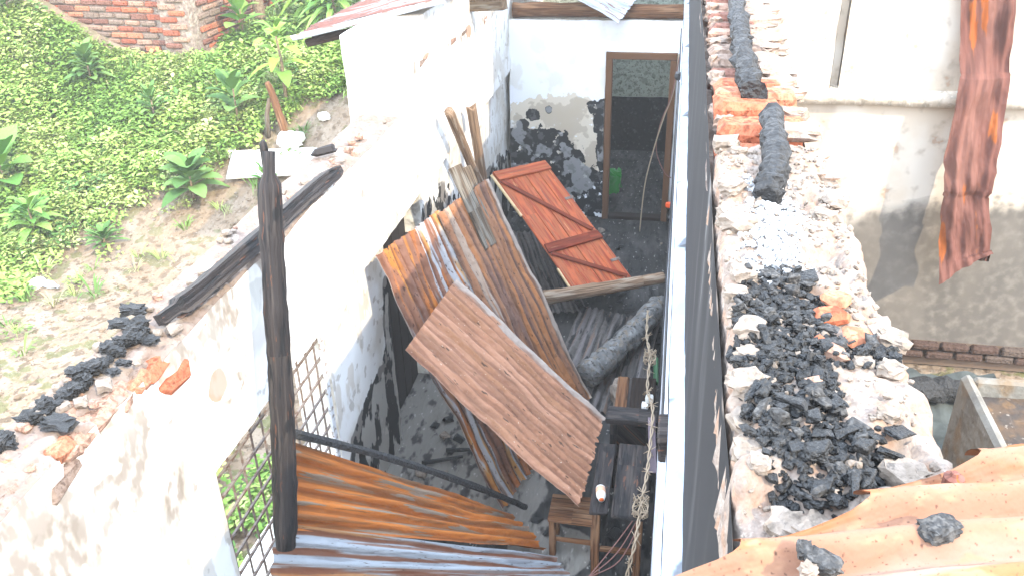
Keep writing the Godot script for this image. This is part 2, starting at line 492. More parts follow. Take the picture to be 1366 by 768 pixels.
	M.soil = mat(speckle(1024, 300, Color(0.50, 0.43, 0.355), [[0.006, 6, 0.45, 0.7, Color(0.54, 0.485, 0.42), 0.8], [0.02, 5, 0.58, 0.72, Color(0.34, 0.28, 0.22), 0.8], [0.008, 5, 0.62, 0.74, Color(0.33, 0.34, 0.20), 0.7], [0.07, 4, 0.72, 0.8, Color(0.58, 0.55, 0.51), 0.7], [0.06, 4, 0.74, 0.82, Color(0.24, 0.20, 0.16), 0.7]]), 0.98, b_coarse, 1.0, 0.3)
	M.iron = mat(speckle(128, 320, Color(0.48, 0.44, 0.41), [[0.04, 4, 0.5, 0.7, Color(0.35, 0.26, 0.21), 0.8]]), 0.7, null, 1.0, 3.0)
	M.paint_white = mat(speckle(128, 322, Color(0.83, 0.84, 0.85), [[0.04, 4, 0.62, 0.72, Color(0.55, 0.50, 0.46), 0.8]]), 0.6, null, 1.0, 3.0)
	M.wire = plain(Color(0.62, 0.55, 0.46), 0.7)
	M.wire_red = plain(Color(0.45, 0.30, 0.27), 0.7)
	M.black = plain(Color(0.09, 0.09, 0.095), 0.6)
	M.porcelain = plain(Color(0.86, 0.85, 0.82), 0.35)
	M.concrete = mat(speckle(512, 330, Color(0.50, 0.49, 0.46), [[0.01, 5, 0.40, 0.8, Color(0.42, 0.40, 0.37), 0.8], [0.006, 5, 0.58, 0.85, Color(0.48, 0.38, 0.27), 0.6], [0.05, 4, 0.6, 0.9, Color(0.58, 0.57, 0.54), 0.6]]), 0.95, b_coarse, 0.5, 0.7)
	M.tank_bed = mat(speckle(512, 335, Color(0.33, 0.27, 0.22), [[0.012, 5, 0.40, 0.8, Color(0.25, 0.23, 0.22), 0.9], [0.02, 5, 0.55, 0.85, Color(0.44, 0.34, 0.24), 0.8], [0.03, 5, 0.74, 0.84, Color(0.62, 0.58, 0.53), 0.7]]), 0.95, b_coarse, 0.5, 0.8)
	M.tarp = mat(speckle(256, 340, Color(0.29, 0.31, 0.30), [[0.02, 4, 0.4, 0.8, Color(0.21, 0.225, 0.22), 0.8]]), 0.7, b_coarse, 0.4, 1.2)
	var lf := StandardMaterial3D.new()
	lf.vertex_color_use_as_albedo = true
	lf.roughness = 0.72
	lf.metallic_specular = 0.3
	lf.backlight_enabled = true
	lf.backlight = Color(0.25, 0.35, 0.08)
	M.leaf = lf
	M.bark = mat(speckle(256, 350, Color(0.52, 0.45, 0.37), [[0.03, 5, 0.5, 0.7, Color(0.36, 0.29, 0.23), 0.8]]), 0.95, b_coarse, 1.0, 3.0)
	M.b_coarse = b_coarse
	M.b_fine = b_fine

# the inner face of the long outer wall, 200 px to the metre: u runs from z = 0 to z = -10.24, v from y = 3.44 down to 0
func tex_left() -> ImageTexture:
	var w := 2048
	var h := 688
	var t := Tex.new(w, h, Color(0.91, 0.905, 0.89))
	var n1 := Tex.noise(401, 0.008, w, h, 6)
	var n2 := Tex.noise(402, 0.03, w, h, 5)
	var n3 := Tex.noise(403, 0.02, w, h, 5, 1.0, 0.35)
	t.lay(n1, 0.45, 0.75, Color(0.80, 0.775, 0.73), 0.8)
	t.lay(n3, 0.63, 0.72, Color(0.74, 0.70, 0.64), 0.6)
	t.lay(n2, 0.70, 0.78, Color(0.60, 0.56, 0.51), 0.5)
	# raw brown render showing where the limewash has come away below the top edge
	var f := t.field()
	for k in 26:
		var z := 0.9 + k * 0.1
		f = t.blob(f, z * 200, (3.44 - 2.55 + 0.10 * sin(k * 1.7)) * 200, 42, (0.20 + 0.16 * absf(sin(k * 0.9))) * 200 * (1.5 if z < 2.3 else 0.55))
	for q in [[1.6, 2.1, 0.5, 0.3], [2.0, 1.92, 0.35, 0.14], [2.45, 1.95, 0.16, 0.2], [3.0, 2.2, 0.18, 0.15], [4.9, 2.35, 0.1, 0.05], [6.3, 2.83, 0.35, 0.07], [7.2, 2.78, 0.4, 0.08], [7.9, 2.72, 0.35, 0.1], [8.8, 2.7, 0.5, 0.06], [5.3, 2.2, 0.08, 0.07]]:
		f = t.blob(f, q[0] * 200, (3.44 - q[1]) * 200, q[2] * 200, q[3] * 200, 0.8)
	t.layf(f, n3, 1.7, 0.35, 1.0, Color(0.63, 0.585, 0.53), 0.6)
	t.layf(f, Tex.noise(404, 0.07, w, h, 4, 1.0, 0.5), 1.6, 0.6, 1.2, Color(0.46, 0.41, 0.36), 0.55)
	t.layf(f, n1, 2.2, 0.9, 1.0, Color(0.86, 0.85, 0.82), 0.8)
	# bare brick
	var b := t.field()
	for q in [[2.87, 2.22, 0.09, 0.09], [7.95, 2.74, 0.12, 0.06], [6.5, 2.84, 0.1, 0.03]]:
		b = t.blob(b, q[0] * 200, (3.44 - q[1]) * 200, q[2] * 200, q[3] * 200)
	t.layf(b, n2, 0.9, 0.45, 0.55, Color(0.70, 0.52, 0.43), 0.85)
	# soot: on the piers, behind the fallen sheets and in the far corner
	var s := t.field()
	for q in [[4.75, 0.2, 0.75, 0.75], [4.9, 0.55, 0.38, 0.4], [5.27, 0.8, 0.14, 0.8], [5.1, 0.25, 0.5, 0.6], [6.4, 0.7, 1.4, 1.0], [8.6, 0.45, 2.2, 0.6], [9.7, 0.4, 0.9, 0.5], [2.5, 0.4, 0.4, 0.5]]:
		s = t.blob(s, q[0] * 200, (3.44 - q[1]) * 200, q[2] * 200, q[3] * 200)
	t.layf(s, n1, 1.6, 0.35, 0.5, Color(0.42, 0.40, 0.38), 0.8)
	t.layf(s, n2, 1.9, 0.5, 0.6, Color(0.12, 0.12, 0.12), 0.92)
	t.layf(s, n3, 1.6, 0.95, 1.05, Color(0.80, 0.78, 0.74), 0.8)
	# smoked patches high on the wall near the viewer
	var g := t.field()
	for q in [[2.9, 2.35, 0.22, 0.22], [1.4, 1.75, 0.5, 0.3], [3.3, 2.42, 0.2, 0.12], [2.2, 1.75, 0.25, 0.3]]:
		g = t.blob(g, q[0] * 200, (3.44 - q[1]) * 200, q[2] * 200, q[3] * 200)
	t.layf(g, n3, 2.0, 0.7, 1.1, Color(0.66, 0.65, 0.62), 0.5)
	return t.done()

# back wall: u from x = -1.95 to 0.11, v from y = 2.5 down to 0, 400 px to the metre
func tex_back() -> ImageTexture:
	var w := 824
	var h := 1000
	var t := Tex.new(w, h, Color(0.90, 0.91, 0.92))
	var n1 := Tex.noise(421, 0.006, w, h, 6)
	var n2 := Tex.noise(422, 0.016, w, h, 6)
	t.lay(n1, 0.55, 0.7, Color(0.84, 0.83, 0.80), 0.7)
	var f := t.field()
	f = t.blob(f, 270, 470, 330, 120, 0.9)
	f = t.blob(f, 300, 620, 380, 190, 0.9)
	t.layf(f, n2, 1.2, 0.4, 0.5, Color(0.80, 0.75, 0.66), 0.8)
	t.layf(f, n1, 1.6, 0.75, 0.85, Color(0.62, 0.57, 0.50), 0.5)
	var s := t.field()
	for q in [[430, 420, 60, 45], [445, 480, 45, 110], [460, 640, 40, 170], [110, 470, 40, 40], [190, 440, 22, 22], [60, 520, 40, 30], [150, 620, 190, 110], [200, 700, 200, 130], [60, 680, 110, 190], [240, 860, 380, 190], [90, 900, 200, 160], [640, 960, 250, 60]]:
		s = t.blob(s, q[0], q[1], q[2], q[3])
	t.layf(s, n2, 1.7, 0.48, 0.53, Color(0.13, 0.135, 0.14), 0.97)
	t.layf(s, n1, 1.8, 1.05, 1.1, Color(0.62, 0.62, 0.62), 0.8)
	t.layf(s, Tex.noise(423, 0.02, w, h, 6), 1.8, 1.15, 1.4, Color(0.40, 0.40, 0.40), 0.6)
	return t.done()

# face of the tall brick wall: u from z = 0.2 to -12.6 (80 px/m), v from y = 3.75 down to 0 (200 px/m)
func tex_right() -> ImageTexture:
	var w := 1024
	var h := 750
	var t := Tex.new(w, h, Color(0.80, 0.83, 0.87))
	var n1 := Tex.noise(441, 0.012, w, h, 5)
	var n2 := Tex.noise(442, 0.03, w, h, 5)
	var n3 := Tex.noise(443, 0.04, w, h, 4, 1.0, 0.08)
	t.lay(n1, 0.55, 0.7, Color(0.72, 0.74, 0.77), 0.8)
	t.lay(n2, 0.72, 0.78, Color(0.30, 0.30, 0.31), 0.8)
	var f := t.field()
	for y in range(0, 198):
		for x in w:
			f[y * w + x] = 1.0
	for y in range(198, 230):
		for x in w:
			f[y * w + x] = 0.7
	t.layf(f, n2, 0.7, 0.5, 0.56, Color(0.15, 0.15, 0.155), 1.0)
	t.layf(f, n3, 1.0, 1.10, 1.4, Color(0.27, 0.27, 0.275), 0.7)
	t.layf(f, n3, 1.0, 1.36, 1.40, Color(0.45, 0.45, 0.45), 0.6)
	var e := t.field()
	for y in range(0, 26):
		for x in w:
			e[y * w + x] = 1.0 - y / 26.0
	t.layf(e, n2, 1.0, 0.35, 0.5, Color(0.55, 0.50, 0.46), 0.9)
	var s := t.field()
	s = t.blob(s, 500, 720, 560, 120)
	s = t.blob(s, 180, 700, 160, 90)
	t.layf(s, n2, 1.6, 0.5, 0.58, Color(0.14, 0.14, 0.14), 0.9)
	return t.done()

# neighbour's rendered wall: u from x = 0.4 to 6.8, v from y = 5.2 down to 0 (160 px/m)
func tex_neighbour() -> ImageTexture:
	var w := 1024
	var h := 832
	var t := Tex.new(w, h, Color(0.76, 0.71, 0.64))
	var n1 := Tex.noise(461, 0.008, w, h, 6)
	var n2 := Tex.noise(462, 0.03, w, h, 5)
	var n3 := Tex.noise(463, 0.012, w, h, 5, 1.0, 0.3)
	t.lay(n1, 0.35, 0.75, Color(0.80, 0.77, 0.72), 0.9)
	t.lay(n3, 0.5, 0.85, Color(0.68, 0.63, 0.57), 0.7)
	t.lay(n2, 0.62, 0.85, Color(0.62, 0.57, 0.51), 0.5)
	t.lay(n2, 0.84, 0.88, Color(0.64, 0.48, 0.38), 0.4)
	var f := t.field()
	for q in [[200, 745, 260, 150], [420, 720, 300, 170], [700, 740, 400, 160], [330, 660, 200, 90]]:
		f = t.blob(f, q[0], q[1], q[2], q[3])
	var n4 := Tex.noise(464, 0.05, w, h, 6)
	t.layf(f, n1, 1.3, 0.0, 1.0, Color(0.47, 0.445, 0.41), 0.9)
	t.layf(f, n4, 1.4, 0.2, 1.3, Color(0.36, 0.34, 0.315), 0.85)
	t.layf(f, n3, 1.8, 0.5, 1.7, Color(0.48, 0.45, 0.41), 0.6)
	var g := t.field()
	for x in w:
		for y in range(792, 832):
			g[y * w + x] = 1.0
	t.layf(g, n2, 1.0, 0.4, 0.5, Color(0.42, 0.34, 0.28), 0.8)
	return t.done()

# room floor: u from x = -2.1 to 0.2, v from z = -12.7 to 0.2 (100 px/m)
func tex_floor() -> ImageTexture:
	var w := 512
	var h := 1290
	var t := Tex.new(w, h, Color(0.20, 0.195, 0.19))
	var n1 := Tex.noise(481, 0.012, w, h, 6)
	var n2 := Tex.noise(482, 0.035, w, h, 5)
	t.lay(n1, 0.4, 0.8, Color(0.30, 0.29, 0.28), 0.8)
	t.lay(n2, 0.55, 0.85, Color(0.11, 0.11, 0.11), 0.9)
	var f := t.field()
	for q in [[0.45, 7.3, 0.55, 1.0], [1.0, 7.8, 0.45, 0.55], [0.3, 6.6, 0.4, 0.5], [1.5, 8.4, 0.3, 0.3], [0.7, 9.6, 0.6, 0.8]]:
		f = t.blob(f, q[0] * w / 2.3, q[1] * 100, q[2] * w / 2.3, q[3] * 100)
	t.layf(f, n1, 1.2, 0.35, 0.55, Color(0.52, 0.50, 0.47), 0.9)
	t.layf(f, n2, 1.8, 1.1, 1.5, Color(0.20, 0.19, 0.19), 0.9)
	t.lay(Tex.noise(483, 0.09, w, h, 3), 0.78, 0.84, Color(0.66, 0.65, 0.62), 0.8)
	return t.done()

# ------------------------------------------------------------------ ground
func terrain(x: float, z: float) -> float:
	var y := 1.75 * smoothstep(-7.2, -12.8, z) * smoothstep(-2.5, -3.8, x)
	y += 0.75 * smoothstep(-7.8, -9.8, x) * smoothstep(-9.0, -11.3, z)
	if x < -2.4:
		y += (0.05 * nA.get_noise_2d(x * 2.0, z * 2.0) + 0.02 * nB.get_noise_2d(x * 6.0, z * 6.0)) * smoothstep(-2.4, -3.2, x)
	return y - 0.02

func build_ground():
	var xs := []
	var zs := []
	for k in [-400.0, -150.0, -70.0, -40.0, -26.0, -20.0, -17.0, -15.0]:
		xs.append(k)
	for i in 100:
		xs.append(-14.0 + i * 0.12)
	for k in [-2.0, -1.0, 0.0, 1.0, 2.0, 4.0, 8.0, 16.0, 40.0, 100.0, 400.0]:
		xs.append(k)
	for k in [-400.0, -150.0, -70.0, -40.0, -28.0, -22.0, -19.0, -17.0]:
		zs.append(k)
	for i in 110:
		zs.append(-16.0 + i * 0.125)
	for k in [-2.0, -1.0, 0.0, 2.0, 5.0, 12.0, 40.0, 150.0, 400.0]:
		zs.append(k)
	var g := G.new()
	for z in zs:
		for x in xs:
			g.add(Vector3(x, terrain(x, z), z), Vector2(x, z))
	var n := xs.size()
	for j in zs.size() - 1:
		for i in n - 1:
			var a := j * n + i
			g.quad(a, a + n, a + n + 1, a + 1)
	setting("ground", g.mesh(true), M.soil)
	# burnt floor of the room
	g = G.new()
	grid(g, Vector3(-2.2, 0.012, 0.2), Vector3(2.4, 0, 0), Vector3(0, 0, -12.9), 24, 128, func(p): return p + Vector3(0, 0.012 * nA.get_noise_2d(p.x * 6.0, p.z * 6.0) + 0.008, 0), Vector2(0, 1), Vector2(1, 0))
	setting("floor", g.mesh(true), mat(tex_floor(), 0.9, M.b_coarse, 1.0))

# ------------------------------------------------------------------ walls
func lface(g: G, x: float, z0: float, z1: float, y0: float, y1: float):
	grid(g, Vector3(x, y0, z0), Vector3(0, 0, z1 - z0), Vector3(0, y1 - y0, 0), maxi(2, int((z0 - z1) / 0.05)), maxi(2, int((y1 - y0) / 0.05)), rough, Vector2(-z0 / 10.24, (3.44 - y0) / 3.44), Vector2(-z1 / 10.24, (3.44 - y1) / 3.44))

func flat(g: G, o: Vector3, eu: Vector3, ev: Vector3, f = null, step := 0.06):
	grid(g, o, eu, ev, clampi(int(eu.length() / step), 1, 400), clampi(int(ev.length() / step), 1, 400), f if f != null else rough)

func build_outer_wall():
	var t := thing("outer_wall", "long white limewashed wall with grilled window opening and crumbling brick top, beside the yard", "wall")
	var face := mat(tex_left(), 0.95, M.b_coarse, 0.0)
	face.normal_enabled = false
	var g := G.new()
	lface(g, -1.93, 1.2, -5.73, 1.86, 2.58)
	lface(g, -1.93, -5.73, -10.2, 1.86, 3.16)
	for q in [[1.2, -0.9, 0.0, 1.86], [-0.9, -2.39, 0.0, 0.9], [-2.39, -2.80, 0.0, 1.86], [-2.80, -4.15, 0.0, 0.75], [-4.15, -5.30, 0.0, 1.86], [-6.25, -10.2, 0.0, 1.86]]:
		lface(g, -2.0, q[0], q[1], q[2], q[3])
	part(t, "plaster_face", g.mesh(true), face)
	g = G.new()
	var U := Vector3.UP
	# underside of the overhanging lintel, window heads, sills and reveals
	flat(g, Vector3(-2.0, 1.86, 1.2), Vector3(0, 0, -11.4), Vector3(0.07, 0, 0))
	for q in [[-0.9, -2.39, 0.9], [-2.80, -4.15, 0.75], [-5.30, -6.25, 0.0]]:
		flat(g, Vector3(-2.24, 1.86, q[0]), Vector3(0, 0, q[1] - q[0]), Vector3(0.24, 0, 0))
		if q[2] > 0.0:
			flat(g, Vector3(-2.24, q[2], q[0]), Vector3(0.24, 0, 0), Vector3(0, 0, q[1] - q[0]))
		flat(g, Vector3(-2.24, q[2], q[1]), Vector3(0.24, 0, 0), Vector3(0, 1.86 - q[2], 0))
		flat(g, Vector3(-2.0, q[2], q[0]), Vector3(-0.24, 0, 0), Vector3(0, 1.86 - q[2], 0))
	# outside face
	flat(g, Vector3(-2.24, 1.86, -5.73), Vector3(0, 0, 6.95), Vector3(0, 0.72, 0))
	for q in [[1.2, -0.9, 0.0, 1.86], [-0.9, -2.39, 0.0, 0.9], [-2.39, -2.80, 0.0, 1.86], [-2.80, -4.15, 0.0, 0.75], [-4.15, -5.30, 0.0, 1.86], [-6.25, -12.7, 0.0, 1.86]]:
		flat(g, Vector3(-2.24, q[2], q[1]), Vector3(0, 0, q[0] - q[1]), Vector3(0, q[3] - q[2], 0))
	flat(g, Vector3(-2.31, 1.86, -12.7), Vector3(0, 0, 6.97), Vector3(0, 1.30, 0))
	# end of the tall stretch, facing the viewer, and its top
	flat(g, Vector3(-2.31, 2.5, -5.73), Vector3(0.38, 0, 0), Vector3(0, 0.66, 0))
	var gt := G.new()
	flat(gt, Vector3(-2.31, 3.16, -5.73), Vector3(0.38, 0.0, 0), Vector3(0, 0, -7.0))
	g.v.append_array(gt.v)
	g.uv.append_array(gt.uv)
	var off := g.v.size() - gt.v.size()
	for i in gt.ix:
		g.ix.append(i + off)
	flat(g, Vector3(-1.93, 0.0, -10.2), Vector3(0, 0, -2.5), Vector3(0, 3.16, 0))
	flat(g, Vector3(-2.24, 0.0, 1.2), Vector3(0.31, 0, 0), Vector3(0, 2.58, 0))
	part(t, "rear_face", g.mesh(true), M.white)
	# crumbling top
	g = G.new()
	flat(g, Vector3(-2.24, 2.58, 1.2), Vector3(0.31, 0, 0), Vector3(0, 0, -6.93), func(p):
		var e := minf(p.x + 2.24, -1.93 - p.x)
		var q := rough(p)
		if e > 0.01:
			q.y += 0.018 * nA.get_noise_2d(p.x * 22.0, p.z * 12.0) + 0.014 * nB.get_noise_2d(p.x * 40.0, p.z * 40.0) + 0.012
		return q, 0.022)
	part(t, "wall_top", g.mesh(true), M.mortar_far)
	# bricks showing at the broken inner edge
	var spots := [[-1.965, 2.52, -2.56, 0.1, 0.06, -0.10], [-1.945, 2.43, -2.60, 0.05, 0.0, 0.25], [-1.965, 2.52, -2.42, 0.0, 0.2, 0.3], [-1.985, 2.545, -2.27, 0.0, 0.12, 0.1], [-1.965, 2.54, -2.12, 0.0, -0.05, 0.1], [-1.99, 2.55, -1.99, 0.0, 0.05, 0.0], [-1.955, 2.48, -1.93, 0.0, 0.1, 0.2], [-2.05, 2.565, -2.14, 0.0, 0.2, 0.0], [-2.10, 2.56, -2.3, 0.0, 0.0, 0.05], [-2.09, 2.555, -1.95, 0.0, 0.1, 0.0], [-2.0, 2.55, -1.78, 0.0, 0.0, 0.1], [-1.98, 2.54, -1.62, 0.0, 0.1, 0.1], [-2.1, 2.55, -1.6, 0.0, 0.2, 0.0], [-1.99, 2.55, -2.95, 0.0, 0.3, 0.1], [-2.02, 2.555, -4.75, 0.0, 0.2, 0.0], [-2.0, 2.55, -5.05, 0.0, 0.2, 0.0]]
	for k in spots.size():
		var q: Array = spots[k]
		part(t, "brick", cbox(Vector3(0.11, 0.07, 0.22 - 0.04 * (k % 3)), 0.014, 0.10, 700 + k), M["brick%d" % ([0, 0, 2][k] if k < 3 else [5, 2, 4, 5][k % 4])], Transform3D(Basis.from_euler(Vector3(q[3], q[4], q[5])), Vector3(q[0] - 0.028, q[1], q[2])))
	rng.seed = 8
	for k in 13:
		var zz := -0.95 - k * 0.152
		part(t, "brick", cbox(Vector3(0.10, 0.07, 0.14 - 0.03 * (k % 2)), 0.014, 0.10, 760 + k), M["brick%d" % [5, 2, 5, 4, 0, 5, 2][k % 7]], Transform3D(Basis.from_euler(Vector3(rng.randf_range(-0.08, 0.08), rng.randf_range(-0.25, 0.25), rng.randf_range(0.0, 0.3))), Vector3(-1.995 - rng.randf_range(0.0, 0.03), 2.535 + rng.randf_range(-0.02, 0.015), zz)))
	# bricks bare at the roof line of the tall stretch
	for k in [1, 4, 5, 8]:
		var z: float = -6.1 - k * 0.33 - 0.05 * sin(k * 3.0)
		part(t, "brick", cbox(Vector3(0.1, 0.065, 0.2), 0.012, 0.08, 740 + k), M["brick%d" % [5, 4, 2, 5][k % 4]], Transform3D(Basis.from_euler(Vector3(0.02, 0.03 * sin(k * 2.0), 0)), Vector3(-1.975, 2.85 - 0.02 * k, z)))
	# loose mortar crumbs on the top
	rng.seed = 77
	for k in 60:
		var s := rng.randf_range(0.025, 0.075)
		single("mortar_crumb", stone(Vector3(s, s * 0.6, s * 0.9), 900 + k % 9, 0.5, 2), M.lump if k % 3 else M.brick5, "small pale crumb of mortar lying on the white wall's crumbling top", "rubble", "mortar crumbs on the white wall", Transform3D(Basis.from_euler(Vector3(0, rng.randf() * TAU, 0)), Vector3(rng.randf_range(-2.21, -1.97), 2.60 + s * 0.12, -1.5 - 4.1 * rng.randf())))
	# stained frame strip and bars of the window
	var w := thing("window_grille", "iron bar grille with white end strip in the white wall's window opening", "window grille", Vector3(-2.06, 0.75, -2.8))
	for k in 11:
		var z := -0.06 - k * 0.122
		part(w, "upright_bar", cbox(Vector3(0.012, 1.11, 0.012), 0.002), M.iron, Transform3D(Basis.from_euler(Vector3(0, 0.6, 0)), Vector3(0.013, 0.555, z)))
	for k in 9:
		part(w, "cross_bar", cbox(Vector3(0.014, 0.014, 1.35), 0.002), M.iron, Transform3D(Basis.from_euler(Vector3(0.006 * sin(k * 2.0), 0, 0)), Vector3(0.0265, 0.05 + k * 0.127, -0.675)))
	part(w, "end_strip", cbox(Vector3(0.02, 1.11, 0.045), 0.003), M.paint_white, Transform3D(Basis.IDENTITY, Vector3(0.045, 0.555, -1.322)))
	var d := thing("shut_door", "soot-blackened plank door in the white wall behind the fallen sheets", "door", Vector3(-2.15, 0.0, -5.775))
	for k in 5:
		part(d, "plank", cbox(Vector3(0.03, 1.84, 0.182), 0.006, 0.004, 50 + k), M.charwood, Transform3D(Basis.IDENTITY, Vector3(0.004 * (k % 2), 0.92, 0.372 - k * 0.186)))
	part(d, "batten", cbox(Vector3(0.03, 0.1, 0.9), 0.006), M.charwood, Transform3D(Basis.IDENTITY, Vector3(0.032, 1.4, 0)))

func build_back_wall():
	var t := thing("back_wall", "end wall with flaking black soot patches round the doorway", "wall")
	var g := G.new()
	var uvx := func(x): return (x + 1.95) / 2.06
	for q in [[-1.95, -0.80, 0.0, 2.45], [0.02, 0.11, 0.0, 2.45], [-0.80, 0.02, 2.10, 2.45]]:
		grid(g, Vector3(q[0], q[2], -10.0), Vector3(q[1] - q[0], 0, 0), Vector3(0, q[3] - q[2], 0), maxi(2, int((q[1] - q[0]) / 0.05)), int((q[3] - q[2]) / 0.05), rough, Vector2(uvx.call(q[0]), (2.5 - q[2]) / 2.5), Vector2(uvx.call(q[1]), (2.5 - q[3]) / 2.5))
	part(t, "plaster_face", g.mesh(true), mat(tex_back(), 0.95))
	g = G.new()
	flat(g, Vector3(-1.95, 2.45, -10.0), Vector3(2.06, 0, 0), Vector3(0, 0, -0.25))
	flat(g, Vector3(-0.80, 0, -10.0), Vector3(0, 0, -0.25), Vector3(0, 2.10, 0))
	flat(g, Vector3(0.02, 0, -10.25), Vector3(0, 0, 0.25), Vector3(0, 2.10, 0))
	flat(g, Vector3(-0.80, 2.10, -10.25), Vector3(0.82, 0, 0), Vector3(0, 0, 0.25))
	for q in [[-1.95, -0.80, 0.0, 2.45], [0.02, 0.11, 0.0, 2.45], [-0.80, 0.02, 2.10, 2.45]]:
		flat(g, Vector3(q[1], q[2], -10.25), Vector3(q[0] - q[1], 0, 0), Vector3(0, q[3] - q[2], 0))
	part(t, "rear_face", g.mesh(true), M.white)
	var d := thing("door_frame", "weathered timber door frame in the end wall", "door frame", Vector3(-0.39, 0, -10.02))
	part(d, "post", cbox(Vector3(0.075, 2.02, 0.13), 0.006, 0.004, 3), M.wood_brown, Transform3D(Basis.IDENTITY, Vector3(-0.3675, 1.01, 0)))
	part(d, "post", cbox(Vector3(0.075, 2.02, 0.13), 0.006, 0.004, 4), M.wood_brown, Transform3D(Basis.IDENTITY, Vector3(0.3675, 1.01, 0)))
	part(d, "head", cbox(Vector3(0.81, 0.075, 0.14), 0.006), M.wood_brown, Transform3D(Basis.IDENTITY, Vector3(0, 2.0585, 0)))
	part(d, "sill", cbox(Vector3(0.655, 0.05, 0.13), 0.006), M.wood_dark, Transform3D(Basis.IDENTITY, Vector3(0, 0.045, 0.01)))
	# room behind
	var b := thing("rear_room", "dim back room with grey upper wall and soot-black lower wall seen through the doorway", "room")
	g = G.new()
	flat(g, Vector3(-1.95, 0.85, -12.6), Vector3(2.0, 0, 0), Vector3(0, 1.75, 0))
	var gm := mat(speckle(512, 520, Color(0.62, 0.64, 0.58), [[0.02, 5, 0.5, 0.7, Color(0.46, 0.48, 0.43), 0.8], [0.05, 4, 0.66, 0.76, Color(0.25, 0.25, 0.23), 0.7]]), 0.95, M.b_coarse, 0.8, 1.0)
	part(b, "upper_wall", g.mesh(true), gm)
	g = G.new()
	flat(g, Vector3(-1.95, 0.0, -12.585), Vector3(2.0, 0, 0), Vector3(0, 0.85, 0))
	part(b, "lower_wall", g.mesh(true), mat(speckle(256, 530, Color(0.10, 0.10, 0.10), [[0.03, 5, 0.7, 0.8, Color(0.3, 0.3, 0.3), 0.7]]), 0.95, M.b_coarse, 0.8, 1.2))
	g = G.new()
	flat(g, Vector3(-1.95, 0.0, -12.85), Vector3(0, 0, 0), Vector3(0, 2.6, 0))
	flat(g, Vector3(0.1, 0.0, -12.85), Vector3(-2.05, 0, 0), Vector3(0, 2.6, 0))
	flat(g, Vector3(-1.95, 2.6, -12.6), Vector3(2.05, 0, 0), Vector3(0, 0, -0.25))
	part(b, "outside_wall", g.mesh(true), M.white)
	var r := thing("rear_roof", "pale galvanised corrugated roof over the back room above the beam", "roof")
	part(r, "roof_sheet", sheet(Vector3(-1.9, 2.70, -10.12), Vector3(-0.95, 2.72, -10.12), Vector3(-0.95, 2.85, -11.9), Vector3(-1.9, 2.83, -11.9), 0.076, 0.009, 12, 0.0, 0.03, 0.03, 31), M.sheet_galv)
	part(r, "roof_sheet", sheet(Vector3(-0.98, 2.735, -10.15), Vector3(0.05, 2.735, -10.15), Vector3(0.05, 2.865, -11.7), Vector3(-0.98, 2.865, -11.7), 0.076, 0.009, 12, 0.0, 0.03, 0.03, 32), M.sheet_galv)
	var pts := curve([Vector3(-1.9, 2.54, -10.08), Vector3(-1.2, 2.55, -10.07), Vector3(-0.5, 2.53, -10.09), Vector3(0.08, 2.54, -10.08)], 5)
	single("roof_beam", tube(pts, fill_r(pts.size(), 0.085), 7, 0.25, 3), M.wood_brown, "thick brown timber beam lying along the top of the end wall", "beam")
	single("hanging_roof_sheet", sheet(Vector3(-1.55, 2.94, -9.70), Vector3(-1.30, 2.98, -10.12), Vector3(-0.42, 2.70, -10.10), Vector3(-0.62, 2.47, -9.68), 0.076, 0.012, 14, 0.02, 0.03, 0.03, 33), M.sheet_galv, "bent silvery corrugated sheet end hanging over the beam above the doorway", "metal sheet")
	g = G.new()
	var st := stone(Vector3(0.26, 0.36, 0.22), 41, 0.7, 5)
	single("plastic_bundle", st, plain(Color(0.14, 0.50, 0.18), 0.4), "bright green crumpled plastic bundle inside the dark doorway", "plastic bag", "", Transform3D(Basis.IDENTITY, Vector3(-0.72, 0.27, -10.62)))
	for q in [[[Vector3(0.03, 2.12, -9.85), Vector3(0.0, 1.76, -9.72), Vector3(-0.1, 1.41, -9.7), Vector3(-0.19, 1.04, -9.7), Vector3(-0.27, 0.6, -9.66), Vector3(-0.3, 0.03, -9.6)], 0.008, "wire", "pale frayed cable hanging slantwise across the dark doorway", "wire"], [[Vector3(0.035, 2.1, -9.8), Vector3(-0.02, 1.7, -9.7), Vector3(-0.13, 1.35, -9.72), Vector3(-0.16, 1.0, -9.8), Vector3(-0.05, 0.75, -9.75), Vector3(0.035, 0.7, -9.7)], 0.006, "wire_red", "reddish cable looping back to the wall beside the doorway", "wire"]]:
		pts = curve(q[0], 6)
		single("cable", tube(pts, fill_r(pts.size(), q[1]), 5), M[q[2]], q[3], q[4])

const HEAP := [Vector2(0.130, -1.350), Vector2(0.230, -1.421), Vector2(0.270, -1.289), Vector2(0.261, -1.181), Vector2(0.351, -1.172), Vector2(0.351, -1.121), Vector2(0.259, -1.087), Vector2(0.250, -0.962), Vector2(0.298, -0.969), Vector2(0.309, -0.909), Vector2(0.258, -0.845), Vector2(0.218, -0.802), Vector2(0.153, -0.822), Vector2(0.126, -0.943), Vector2(0.113, -1.106)]
const ASHES := [Vector2(0.185, -1.844), Vector2(0.251, -1.785), Vector2(0.253, -1.624), Vector2(0.237, -1.422), Vector2(0.174, -1.356), Vector2(0.154, -1.441), Vector2(0.178, -1.615)]
const CRACKS := [[Vector2(0.302, -1.753), Vector2(0.322, -1.675), Vector2(0.323, -1.550), Vector2(0.314, -1.423), Vector2(0.333, -1.383), Vector2(0.347, -1.358)], [Vector2(0.268, -1.307), Vector2(0.309, -1.344), Vector2(0.322, -1.315), Vector2(0.326, -1.265)], [Vector2(0.30, -1.05), Vector2(0.325, -1.0), Vector2(0.345, -0.93)]]

